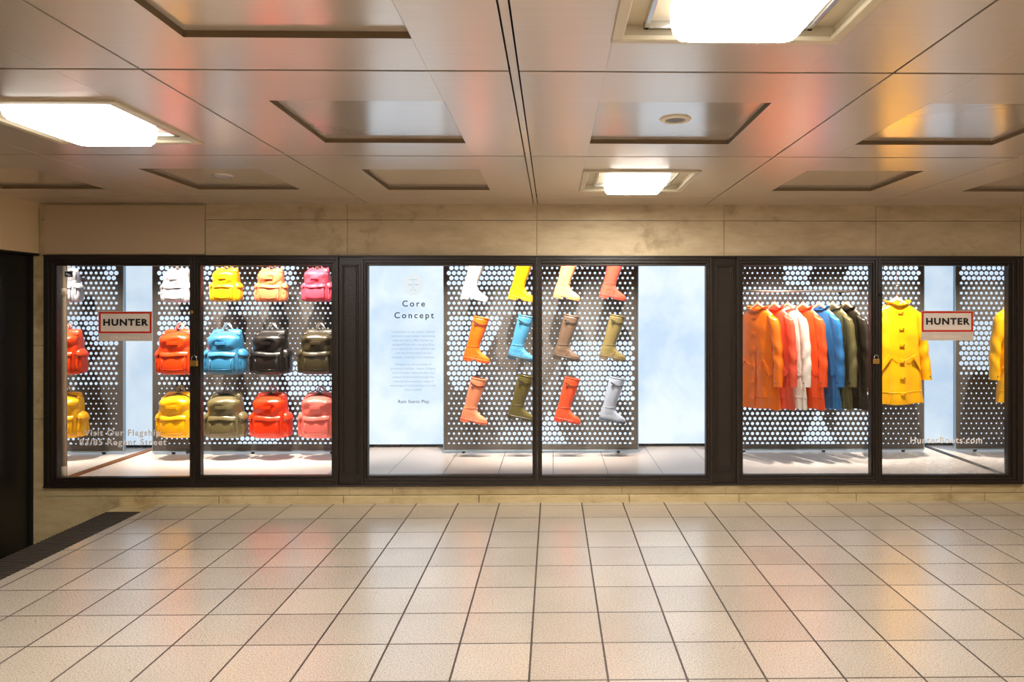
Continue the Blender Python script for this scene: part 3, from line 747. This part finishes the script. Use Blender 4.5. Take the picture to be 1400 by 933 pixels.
for q, (hx, hy, c, sc_, lab_, nm) in enumerate(boots):
    up = rub('rubber_' + nm, c); so = rub('sole_' + nm, sc_, 0.5)
    stc = tuple(int(v * 0.55) for v in c)
    st = principled('strap_' + nm, stc if nm not in ('orange', 'salmon') else (120, 30, 24), 0.35)
    if proto is None: proto = make_boot('rubber_boot', (up, so, st)); o = proto
    else: o = copy_tree(proto)
    recolor(o, {'upper': up, 'seam_ridge': up, 'sole': so, 'strap': st})
    h = P(hx, hy, DBT)
    lx, lz = -.067 * SB, -.022 * SB
    ox = h.x - (lx * math.cos(TH) + lz * math.sin(TH)); oz = h.z - (-lx * math.sin(TH) + lz * math.cos(TH))
    o.location = (ox, DBT, oz); o.rotation_euler = (0, TH, 0); o.scale = (SB, SB, SB)
    tag(o, lab_, 'boot', 'rubber boots mounted in rows')
    zz = .17 * SB; bx = ox + .01 * SB * math.cos(TH) + zz * math.sin(TH); bz = oz + zz * math.cos(TH) - .01 * SB * math.sin(TH)
    bracket(pC, cC, bx, bz, DM - DBT - 0.046 * SB + .004)

# ================================================================== BACKPACKS
def sring(w_, d_, z, yc=0.0, e=0.45, n=44, sag=0.0):
    out = []
    for q in range(n):
        a = 2 * PI * q / n
        out.append(Vector((w_ * sp(math.cos(a), e), yc + d_ * sp(math.sin(a), e), z + sag * math.cos(a) ** 2)))
    return out
def make_bag(seed, H=0.372):
    """origin: middle of the underside; front faces -y"""
    rnd = random.Random(seed); ph = [rnd.uniform(0, 6.28) for _ in range(6)]
    def wob(r, a=0.004):
        o = []
        for v in r:
            th = math.atan2(v.y, v.x)
            k_ = 1 + a / .14 * (math.sin(3 * th + ph[0] + v.z * 22) + .8 * math.sin(5 * th + ph[1] - v.z * 37) + .5 * math.sin(9 * th + ph[2] + v.z * 51)) * min(1, v.z * 12)
            o.append(Vector((v.x * k_, v.y * k_, v.z)))
        return o
    t = empty('backpack')
    m = MB()
    prof = [(0, .118, .062), (.006, .130, .074), (.022, .137, .082), (.06, .140, .086), (.15, .140, .088), (.22, .137, .085), (.27, .132, .076), (.31, .128, .066), (.335, .124, .058)]
    m.loft([wob(sring(w_, d_, z, 0, .5)) for z, w_, d_ in prof], cap0=True)
    # the upper back wall stands taller than the front, mouth between them
    back = [(.335, .124, .036, .022), (.352, .122, .034, .025), (.366, .114, .026, .03), (.372, .098, .014, .034)]
    m.loft([sring(w_, d_, z, yc, .55) for z, w_, d_, yc in back], cap1=True)
    m.build('body', None, t)
    # front wall rising into a soft lip that leans back to the mouth
    m = MB(); prof = [(-.076, .150, .138), (-.089, .20, .138), (-.096, .245, .137), (-.101, .285, .136), (-.098, .304, .134), (-.082, .320, .131), (-.055, .332, .126), (-.028, .339, .120), (-.008, .341, .116)]
    fine = []
    for i in range(len(prof) - 1):
        for j in range(3): fine.append([prof[i][k_] + (prof[i + 1][k_] - prof[i][k_]) * j / 3 for k_ in range(3)])
    fine.append(list(prof[-1])); rows = []
    for i, (y, z, w_) in enumerate(fine):
        u = i / (len(fine) - 1); r = []
        for q in range(33):
            x = -w_ + 2 * w_ * q / 32; e = abs(x / w_)
            cr_ = .0055 * (1 - abs(math.sin(x * 17 + ph[0] + z * 30))) * (1 - abs(u - .45)) + .004 * math.sin(x * 31 - z * 60 + ph[3])
            sag = max(0, (u - .45)) * .040 * (1 - e ** 2)
            r.append(Vector((x, y + (.060 * e ** 5) * (1 - .5 * u) - cr_ * (1 - e ** 4), z + sag - .022 * max(0, u - .5) - .012 * e ** 6 * u)))
        rows.append(r)
    back_ = [[v + Vector((0, .012, -.004)) for v in r] for r in reversed(rows)]
    m.loft(rows + back_, close=False); m.build('flap', None, t)
    m = MB(); path = [(x, .004 + .014 * (1 - (x / .13) ** 2) - .03 * (x / .13) ** 4, .326 + .036 * (1 - (x / .13) ** 2)) for x in [-.128 + .256 * i / 22 for i in range(23)]]
    m.tube(path, .0058, 8); m.build('rim', None, t)
    m = MB(); path = [(x, -.008 + .012 * (1 - (x / .11) ** 2), .326 + .030 * (1 - (x / .11) ** 2)) for x in [-.116 + .232 * i / 16 for i in range(17)]]
    m.tube(path, .0085, 8, flat=1.3); m.build('mouth_gap_shade', M['sign_k'], t)  # black tube painting the shade inside the open mouth
    # front pocket: pouch, overhanging flap edge, seam lines
    m = MB(); rings = []
    for z, w_, d_ in ((.012, .095, .008), (.020, .104, .016), (.06, .108, .023), (.13, .106, .021), (.165, .102, .012), (.175, .098, .004)):
        rings.append([Vector((v.x, v.y + .003 * math.sin(v.x * 40 + z * 60 + ph[4]), v.z)) for v in sring(w_, d_, z, -.082, .4)])
    m.loft(rings, cap0=True, cap1=True); m.build('front_pocket', None, t)
    m = MB(); rings = []
    for z, w_, y0 in ((.192, .110, -.084), (.188, .112, -.094), (.176, .113, -.103), (.162, .112, -.109), (.155, .111, -.110)):
        rings.append([Vector((x, y0 + .02 * (x / .115) ** 4 + .002 * math.sin(x * 60 + ph[5]), z - .004 * math.sin(x * 26 + ph[2]))) for x in [-w_ + 2 * w_ * i / 20 for i in range(21)]])
    inner = [[v + Vector((0, .007, 0)) for v in r] for r in reversed(rings)]
    m.loft(rings + inner, close=False); m.build('pocket_flap', None, t)
    m = MB(); m.tube([(-.088, -.104, .13), (-.086, -.107, .05)], .0022, 6); m.tube([(.088, -.104, .13), (.086, -.107, .05)], .0022, 6)
    m.tube([(-.09, -.102, .048), (0, -.107, .044), (.09, -.102, .048)], .002, 6); m.build('seam_ridge', None, t)
    # name patch
    m = MB(); m.box(-.045, .045, -.1085, -.096, .250, .274, .002); m.build('label_patch', None, t)
    m = MB()
    for s_ in (-1, 1):
        rings = []
        for z, w_, d_ in ((.010, .022, .040), (.022, .032, .052), (.07, .036, .056), (.13, .033, .052), (.175, .026, .044), (.19, .014, .03)):
            rings.append([Vector((s_ * .142 + v.x * (1 + .05 * math.sin(z * 50 + ph[0])), v.y - .006, v.z)) for v in sring(w_, d_, z, 0, .6, 24)])
        mm = MB(); mm.loft(rings, cap0=True, cap1=True); mm.build('side_pocket', None, t)
        mm = MB(); rings = []
        for z, w_, d_ in ((.158, .040, .060), (.176, .038, .058), (.196, .030, .050), (.208, .018, .036), (.212, .006, .014)):
            rings.append([Vector((s_ * .143 + v.x, v.y - .006 , v.z - s_ * v.x * .35)) for v in sring(w_, d_, z, 0, .6, 24)])
        mm.loft(rings, cap0=True, cap1=True); mm.build('side_pocket_flap', None, t)
        mm = MB(); x = s_ * .150; mm.box(x - .006, x + .006, -.072, -.064, .10, .168, .002); mm.build('strap_tab', None, t)
        mm = MB(); mm.tube([(x - .009, -.074, .150), (x + .009, -.074, .150), (x + .009, -.074, .164), (x - .009, -.074, .164), (x - .009, -.074, .150)], .0018, 6); mm.build('buckle', M['steel'], t)
    m = MB(); m.tube([(-.035, .03, .366), (-.03, .035, .40), (-.012, .038, .424), (.012, .038, .424), (.03, .035, .40), (.038, .03, .366)], .010, 8, flat=.45)
    m.tube([(-.016, .028, .37), (-.012, .03, .40), (.006, .032, .418), (.026, .03, .395), (.055, .026, .366)], .009, 8, flat=.45); m.build('carry_handle', None, t)
    m = MB(); m.box(-.016, .016, -.002, .022, .362, .374, .002); m.tube([(-.018, .006, .377), (.018, .006, .377)], .003, 6); m.build('top_buckle', M['steel'], t)
    return t
bags = [ # px centre, py bottom, scale, colour, label
    (238.5, 413.5, .76, (190, 190, 198), 'small white backpack at the top left, directly beside the mirror', 'white'),
    (305.5, 412.5, .76, (240, 168, 16), 'small yellow backpack in the top row', 'yellow'),
    (367.5, 413.0, .76, (238, 128, 84), 'small peach orange backpack in the top row', 'peach'),
    (431.5, 412.5, .76, (220, 72, 94), 'small pink backpack at the right end of the top row', 'pink'),
    (237.5, 512.5, 1.0, (232, 66, 14), 'orange red backpack in the middle row, left of the brass padlock', 'orange'),
    (303.5, 512.5, 1.0, (54, 122, 164), 'blue backpack in the middle row', 'blue'),
    (366.0, 512.5, 1.0, (24, 19, 17), 'black backpack in the middle row', 'black'),
    (432.5, 512.0, 1.0, (58, 50, 32), 'dark shiny olive backpack at the right end of the middle row', 'darkolive'),
    (237.5, 599.5, 1.0, (244, 176, 8), 'large yellow backpack in the bottom row beside the mirror', 'bigyellow'),
    (303.5, 600.0, 1.0, (104, 94, 62), 'olive green backpack in the bottom row', 'olive'),
    (366.0, 600.0, 1.0, (220, 52, 12), 'red backpack in the bottom row', 'red'),
    (433.0, 600.0, 1.0, (234, 112, 102), 'salmon pink backpack at the right end of the bottom row', 'salmon')]
DBG = 5.93
protos = []
for q, (bx, by, s_, c, lab_, nm) in enumerate(bags):
    mt = principled('coated_cloth_' + nm, c, 0.33, var=0.08, vscale=18, bump=0.25, bscale=14, coat=0.2)
    wb = principled('webbing_' + nm, tuple(int(120 + v * .3) for v in c), 0.6)
    if len(protos) < 4: o = make_bag(q); protos.append(o)
    else: o = copy_tree(protos[q % 4])
    mp_ = {k_: mt for k_ in ('body', 'flap', 'rim', 'front_pocket', 'pocket_flap', 'seam_ridge', 'label_patch', 'side_pocket', 'side_pocket_flap', 'strap_tab')}
    mp_['carry_handle'] = wb
    for ch in o.children_recursive:
        if not len(ch.data.materials) or ch.data.materials[0] is None:
            if not len(ch.data.materials): ch.data.materials.append(mt)
            else: ch.data.materials[0] = mt
    recolor(o, mp_)
    o.location = P(bx, by, DBG - .08 * s_); o.location.y = DBG; o.scale = (s_ * .98, s_, s_)
    o.rotation_euler = (math.radians(1.5), 0, math.radians(random.uniform(-4, 6)))
    tag(o, lab_, 'backpack', 'backpacks mounted in rows')
    bracket(pL, cL, o.location.x, o.location.z + .26 * s_, DM - DBG - .052 * s_)

# ================================================================== COATS
def make_coat(seed, fold=1.0, L_=.85):
    """origin: collar top in the middle, front faces -y"""
    rnd = random.Random(seed); ph = [rnd.uniform(0, 6.28) for _ in range(8)]
    t = empty('raincoat')
    keys = [(-.86, .215, .092), (-.70, .205, .088), (-.50, .190, .082), (-.30, .182, .078), (-.16, .180, .070), (-.10, .176, .062), (-.070, .160, .056), (-.052, .128, .052), (-.036, .090, .050), (-.026, .068, .050)]
    m = MB(); rings = []; n = 72
    zs = [-.86, -.855, -.82, -.80] + [-.76 + .05 * i for i in range(12)] + [-.16, -.13, -.10, -.085, -.070, -.060, -.052, -.044, -.036, -.026]
    for z in zs:
        w_, d_ = cr_interp(keys, z); low = max(0, min(1, (-z - .12) / .7)); r = []
        for q in range(n):
            a = 2 * PI * q / n; x = w_ * sp(math.cos(a), .8); y = d_ * sp(math.sin(a), .75)
            f = fold * low * (.010 * math.sin(5 * a + ph[0] + z * 2.5) + .007 * math.sin(8 * a + ph[1] - z * 3) + .004 * math.sin(13 * a + ph[2] + z * 7))
            f += fold * .004 * math.sin(z * 34 + ph[3] + 2 * a) * (1 - low * .5) * (1 if z < -.12 else 0)
            k_ = 1 + f / .1
            r.append(Vector((x * (1 + f / .2), y * k_, z + .006 * low * math.sin(3 * a + ph[4]))))
        rings.append(r)
    inner = [[Vector((v.x * .975, v.y * .95, v.z + .003)) for v in r] for r in rings[:8]][::-1]
    m.loft(inner + rings); m.build('coat_body', None, t)
    # hem band
    m = MB(); r0 = rings[2]; r1 = rings[4]
    m.loft([[Vector((v.x * 1.006, v.y * 1.012, v.z)) for v in r] for r in (rings[1], rings[2])] , close=True)
    m.tube([Vector((v.x * 1.004, v.y * 1.008, v.z)) for v in rings[4]] + [Vector((rings[4][0].x * 1.004, rings[4][0].y, rings[4][0].z))], .0022, 6)
    m.build('hem_band', None, t)
    # sleeves
    for s_ in (-1, 1):
        pts = [(.135, 0, -.075), (.165, 0, -.098), (.190, -.002, -.16), (.208, -.004, -.27), (.224, -.006, -.38), (.236, -.016, -.48), (.243, -.030, -.58), (.247, -.040, -.665)]
        rad = [.040, .054, .060, .058, .055, .053, .050, .047]
        P_ = []; R_ = []
        for i in range(len(pts) - 1):
            for j in range(5):
                u = j / 5; P_.append(Vector(pts[i]).lerp(Vector(pts[i + 1]), u)); R_.append(rad[i] * (1 - u) + rad[i + 1] * u)
        P_.append(Vector(pts[-1])); R_.append(rad[-1])
        rg = []
        for i, (c, r) in enumerate(zip(P_, R_)):
            ring = []
            for q in range(24):
                a = 2 * PI * q / 24
                wr = 1 + fold * (.10 * math.sin(i * .85 + ph[5] + 2.4 * math.cos(a + ph[1])) * math.exp(-((i - 22) / 7) ** 2) + .05 * math.sin(3 * a + ph[6] + i * .12))
                ring.append(Vector((s_ * (c.x + r * .78 * wr * math.cos(a)), c.y + r * 1.05 * wr * math.sin(a), c.z + .25 * r * math.cos(a) * (1 if i < 6 else 0) * -1)))
            rg.append(ring)
        m = MB(); inner = [[c0 + (v - c0) * .9 for v in rg[-1]] for c0 in [sum(rg[-1], Vector()) / 24]]
        m.loft(rg + [[v + Vector((0, 0, .0)) for v in inner[0]], [v + Vector((0, 0, .05)) for v in inner[0]]], cap0=True, cap1=True); m.build('sleeve', None, t)
        m = MB(); cuff = []
        for i in (-6, -4, -2, -1):
            c0 = sum(rg[i], Vector()) / 24; cuff.append([c0 + (v - c0) * 1.04 for v in rg[i]])
        m.loft(cuff); m.build('cuff', None, t)
        m = MB(); c0 = sum(rg[-3], Vector()) / 24; m.cyl(c0 + Vector((0, -.053, 0)), c0 + Vector((0, -.058, 0)), .006, 12); m.build('snap_button', M['steel'], t)
    # stand collar opening to the sides, hood folded down behind
    m = MB(); rg = []
    for z, w_, d_, dip in ((-.050, .082, .056, .0), (-.030, .092, .062, .012), (-.008, .108, .070, .028), (.002, .116, .074, .038), (.000, .112, .070, .040), (-.020, .088, .052, .02), (-.05, .06, .036, 0)):
        rg.append([Vector((w_ * math.cos(a), d_ * math.sin(a) - .004, z - dip * max(0, -math.sin(a)) ** 1.5 + .004 * math.sin(5 * a + ph[7]))) for a in [2 * PI * q / 40 for q in range(40)]])
    m.loft(rg); m.build('collar', None, t)
    m = MB(); rg = []
    for i in range(13):
        u = i / 12; z = -.005 - .16 * u; s0 = math.sin(PI * min(1, (u * .9 + .08))) ** .6
        rg.append([Vector((.105 * s0 * math.cos(a) * (1 + .05 * math.sin(4 * a + ph[1])), .056 + .030 * s0 * math.sin(a) + .005 * math.sin(u * 9 + ph[2]), z)) for a in [2 * PI * q / 28 for q in range(28)]])
    m.loft(rg, cap0=True, cap1=True); m.build('hood', None, t)
    # placket with snap tabs
    def fy(x, z):
        w_, d_ = cr_interp(keys, z); return -d_ * (1 - min(.98, abs(x / w_)) ** (2 / .8)) ** .375
    m = MB(); rg = []
    for i in range(24):
        z = -.055 - .79 * i / 23; y0 = fy(0, z) - .007 - .010 * fold * max(0, (-z - .12) / .7)
        rg.append([Vector((x, y0 + (0 if abs(x) < .02 else .010), z)) for x in (-.023, -.02, .02, .023)])
    m.loft(rg, close=False); m.build('placket', None, t)
    for i in range(6):
        z = -.10 - .135 * i; y0 = fy(0, z) - .010 - .010 * fold * max(0, (-z - .12) / .7)
        m = MB(); m.box(-.023, .022, y0 + .0005, y0 + .006, z - .012, z + .012, .0015); tb = m.build('snap_tab', None, t)
        m = MB(); m.cyl((.012, y0 + .002, z), (.012, y0 - .002, z), .0045, 12); m.build('snap_button', M['steel'], tb)
    # slanted pocket welts and curved yoke seams
    for s_ in (-1, 1):
        a = Vector((s_ * .105, 0, -.46)); b = Vector((s_ * .182, 0, -.575)); m = MB(); rg = []
        for i in range(8):
            c = a.lerp(b, i / 7); pr = Vector((s_ * .012, 0, .008)); o_ = -.010 * fold * max(0, (-c.z - .12) / .7)
            p1, p2 = c + pr, c - pr
            rg.append([Vector((p1.x, fy(p1.x, p1.z) - .004 + o_, p1.z)), Vector((p1.x, fy(p1.x, p1.z) - .010 + o_, p1.z)), Vector((p2.x, fy(p2.x, p2.z) - .010 + o_, p2.z)), Vector((p2.x, fy(p2.x, p2.z) - .004 + o_, p2.z))])
        m.loft(rg, cap0=True, cap1=True, smooth=False); m.build('pocket_welt', None, t)
        m = MB(); pth = []
        for i in range(14):
            u = i / 13; x = s_ * (.03 + .10 * u); z = -.50 + .045 * math.sin(u * PI * .5) - .0 * u; pth.append((x, fy(x, z) - .0045 - .008 * fold * .5, z))
        m.tube(pth, .0016, 5); m.build('seam_ridge', None, t)
    return t
def make_hanger():
    t = empty('coat_hanger')
    m = MB(); rg = []
    for i in range(25):
        x = -.150 + .30 * i / 24; u = abs(x) / .150; z = .016 - .092 * u ** 1.1; h = .016 * (1 - .6 * u) + .003
        c = Vector((x, 0, z)); rg.append([c + Vector((0, .007 * math.cos(a), h * math.sin(a))) for a in [2 * PI * q / 12 for q in range(12)]])
    m.loft(rg, cap0=True, cap1=True); m.build('shoulder_bar', M['wood'], t)
    m = MB(); m.tube([(0, 0, .02), (0, 0, .085), (.004, 0, .094)] + [(.0 + .014 * math.cos(a) * -1 + .004, 0, .110 + .014 * math.sin(a)) for a in [-.9, -.3, .3, .9, 1.5, 2.1, 2.7, 3.3]][0:8], .0022, 8)
    m.build('hook', M['steel'], t)
    return t
def coat_mat(nm, c): return principled('rubberised_cotton_' + nm, c, 0.36, var=0.05, vscale=12, bump=0.45, bscale=8, coat=0.15)
RZ = P(1095, 398.5, 5.84).z; DR = 5.84
rl = tag(empty('clothes_rail', (0, DR, RZ)), 'thin straight steel rail carrying the row of coats', 'clothes rail')
xa, xb = P(985, 0, DR).x, P(1172, 0, DR).x
m = MB(); m.cyl((xa, 0, 0), (xb, 0, 0), .009, 16); m.build('bar', M['railm'], rl)
for x in (xa + .06, P(1018, 0, DR).x, P(1169, 0, DR).x):
    m = MB(); m.cyl((x, 0, 0), (x, DM - DR - .004, 0), .007, 10); m.cyl((x, DM - DR - .006, 0), (x, DM - DR - .0009, 0), .018, 16); m.build('wall_bracket', M['dark_metal'], rl)
coats = [ # hanger px, rotation z, colour, label
    (1036, -58, (246, 118, 16), 'orange raincoat at the left end of the coat rail, front showing its button row', 'orange'),
    (1059, -66, (230, 88, 62), 'red coral raincoat second along the rail from the pilaster', 'red'),
    (1077, -66, (232, 226, 216), 'white raincoat on the coat rail', 'white'),
    (1098, -64, (234, 80, 28), 'orange red raincoat between the white and the blue raincoats', 'vermilion'),
    (1120, -64, (44, 118, 184), 'blue raincoat on the coat rail', 'blue'),
    (1138, -67, (104, 96, 58), 'olive green raincoat right of the blue one', 'olive'),
    (1157, -68, (44, 38, 28), 'dark brown black raincoat at the right end of the coat rail', 'dark')]
cp = [make_coat(3), make_coat(11), make_coat(23)]
hp = make_hanger(); used = set(); first_h = True
def place_coat(q, kind, loc, rz, nm, c, lab_, group, scl=(1, 1, 1)):
    global first_h
    mt = coat_mat(nm, c)
    o = cp[kind] if kind not in used else copy_tree(cp[kind])
    used.add(kind)
    mp_ = {k_: mt for k_ in ('coat_body', 'hem_band', 'sleeve', 'cuff', 'collar', 'hood', 'placket', 'snap_tab', 'pocket_welt', 'seam_ridge')}
    for ch in o.children_recursive:
        if not len(ch.data.materials): ch.data.materials.append(mt)
        elif ch.data.materials[0] is None: ch.data.materials[0] = mt
    recolor(o, mp_)
    o.location = loc; o.rotation_euler = (0, 0, math.radians(rz)); o.scale = scl
    tag(o, lab_, 'raincoat', group)
    h = hp if first_h else copy_tree(hp)
    first_h = False
    h.location = loc; h.rotation_euler = (0, 0, math.radians(rz))
    tag(h, 'pale wooden coat hanger holding the ' + lab_[:lab_.index('raincoat')] + 'raincoat', 'coat hanger', 'coat hangers')
    return o
for q, (px_, rz, c, lab_, nm) in enumerate(coats):
    x = P(px_, 0, DR).x
    place_coat(q, q % 3, (x, DR, RZ - .1215), rz, nm, c, lab_, 'raincoats on the rail', (0.95, 0.52 if q else .66, 0.985))
yl = P(1226, 411, 5.84)
place_coat(9, 2, (yl.x, 5.84, yl.z), 6, 'yellow', (242, 176, 8), 'bright yellow raincoat hanging alone beside the right mirror', None, (1.0, .9, 1.0))
m = MB(); hz = yl.z + .122
m.cyl((yl.x, 5.84, hz), (yl.x, 5.84, ZI), .002, 6); m.tube([(yl.x - .012, 5.84, hz + .03), (yl.x - .004, 5.84, hz + .0), (yl.x + .01, 5.84, hz), (yl.x + .014, 5.84, hz + .01)], .003, 6)
tag(m.build('suspension_cable', M['steel']), 'thin cable that the lone yellow raincoat hangs from', 'cable')

# ================================================================== SIGNS, LETTERING, PADLOCKS ON THE WINDOWS
GY = DG - 0.0008
def hunter_sign(px0, px1, py0, py1, py2, label):
    a = P(px0, py0, DG); b = P(px1, py1, DG); zc_ = P((px0 + px1) / 2, py2, DG).z
    cx_, cz_ = (a.x + b.x) / 2, (a.z + b.z) / 2; w_, h_ = (b.x - a.x) / 2, (a.z - b.z) / 2
    t = tag(empty('window_sign', (cx_, GY, cz_)), label, 'sign', 'red framed window signs')
    m = MB(); m.box(-w_, w_, -0.002, 0, -h_, h_); m.build('backing', M['sign_w'], t)
    m = MB(); k_ = .0165; e = .003
    for q in ((-w_ + e, w_ - e, h_ - k_, h_ - e), (-w_ + e, w_ - e, -h_ + e, -h_ + k_), (-w_ + e, -w_ + k_, -h_ + k_, h_ - k_), (w_ - k_, w_ - e, -h_ + k_, h_ - k_)): m.box(q[0], q[1], -.0035, -.002, q[2], q[3])
    m.build('border', M['sign_r'], t)
    lt = text_mesh('lettering', 'HUNTER', .066, M['sign_k'], t, (0, -.0035, -.001), bold=.0026, sx=1.30, spacing=1.16)
    bw = max(v.co.x for v in lt.data.vertices) - min(v.co.x for v in lt.data.vertices)
    lt.scale.x = (2 * w_ * .84) / bw
    m = MB(); m.box(-w_, w_, -.002, 0, zc_ - cz_, -h_ - .0005); m.build('lower_strip', M['vinyl_f'], t)
    l2 = text_mesh('strip_lettering', 'ORIGINAL', .030, M['sign_w'], t, (0, -.0028, (zc_ - cz_ - h_) / 2 - .002), bold=.0008, sx=1.3, spacing=1.25)
    return t
hunter_sign(135, 208.2, 426, 456.5, 466.5, 'red framed cream HUNTER sign on the left window in front of the backpacks')
hunter_sign(1259.3, 1330.5, 425.3, 454.5, 465.7, 'red framed cream HUNTER sign on the right window beside the yellow raincoat')
def vinyl(name, lines, label):
    t = tag(empty(name, (0, GY, 0)), label, 'window lettering', 'white vinyl lettering')
    for (s_, x0, x1, yc, size) in lines:
        p = P((x0 + x1) / 2, yc, DG); o = text_mesh('lettering', s_, size, M['vinyl'], t, (p.x, -.0008, p.z), bold=.0010, spacing=1.14)
        bw = max(v.co.x for v in o.data.vertices) - min(v.co.x for v in o.data.vertices)
        o.scale.x = (P(x1, yc, DG).x - P(x0, yc, DG).x) / bw
    return t
vinyl('window_lettering', [('Visit Our Flagship', 115.5, 219.5, 592.3, .064), ('83/85 Regent Street', 108.5, 227.5, 605.3, .064)], 'white lettering reading Visit Our Flagship, low on the left window')
vinyl('window_lettering', [('HunterBoots.com', 1244.5, 1342.5, 602.5, .066)], 'white web address lettering low on the right window')
p0, p1 = P(87.5, 370.5, DG), P(100, 379.5, DG)
t = tag(empty('window_sticker', ((p0.x + p1.x) / 2, GY, (p0.z + p1.z) / 2)), 'tiny dark square sticker in the top left corner of the left window', 'sticker')
hw, hh = (p1.x - p0.x) / 2, (p0.z - p1.z) / 2
m = MB(); m.box(-hw, hw, -.001, 0, -hh, hh); m.build('border', M['vinyl'], t)
m = MB(); m.box(-hw + .005, hw - .005, -.002, -.001, -hh + .005, hh - .005); m.build('dark_field', M['text_d'], t)
m = MB(); m.box(-.006, .008, -.0026, -.002, -.012, .002); m.box(-.016, -.008, -.0026, -.002, -.004, .008); m.box(.008, .016, -.0026, -.002, -.014, -.004); m.build('pictogram', M['vinyl'], t)
def padlock(px_, py_, s_, label):
    p = P(px_, py_, D - .036)
    t = tag(empty('padlock', (p.x, D - .048, p.z)), label, 'padlock', 'brass padlocks'); t.scale = (s_, s_, s_)
    m = MB(); m.box(-.026, .026, -.011, .009, -.042, 0, .003); m.build('lock_body', M['brass'], t)
    m = MB(); m.tube([(-.017, 0, -.003), (-.018, 0, .018)] + [(.018 * -math.cos(a), 0, .018 + .018 * math.sin(a)) for a in [PI * i / 8 for i in range(1, 8)]] + [(.018, 0, .018), (.017, 0, -.003)], .0042, 10); m.build('shackle', M['steel'], t)
    m = MB(); m.box(-.009, .009, -.003, .02 / s_, .004, .03, .001); m.build('hasp', M['dark_metal'], t)
padlock(266.5, 493, 1.0, 'brass padlock on the mullion left of the blue backpack')
padlock(1197, 491, .82, 'smaller brass padlock on the mullion left of the yellow raincoat')
def ring_(px_, py_, mat, label):
    p = P(px_, py_, D - .03)
    m = MB(); m.tube([(p.x + .011 * math.cos(a), D - .034, p.z + .011 * math.sin(a)) for a in [2 * PI * i / 16 for i in range(17)]], .0028, 8)
    m.cyl((p.x, D - .036, p.z), (p.x, D - .027, p.z), .006, 12)
    tag(m.build('latch_ring', M[mat]), label, 'latch', 'small window latches')
ring_(262, 427, 'brass', 'small brass latch ring above the padlock on the left mullion')
ring_(1204, 402.5, 'dark_metal', 'small black latch knob on the mullion beside the yellow raincoat')
ring_(257, 618.5, 'dark_metal', 'small black latch ring low on the left mullion')
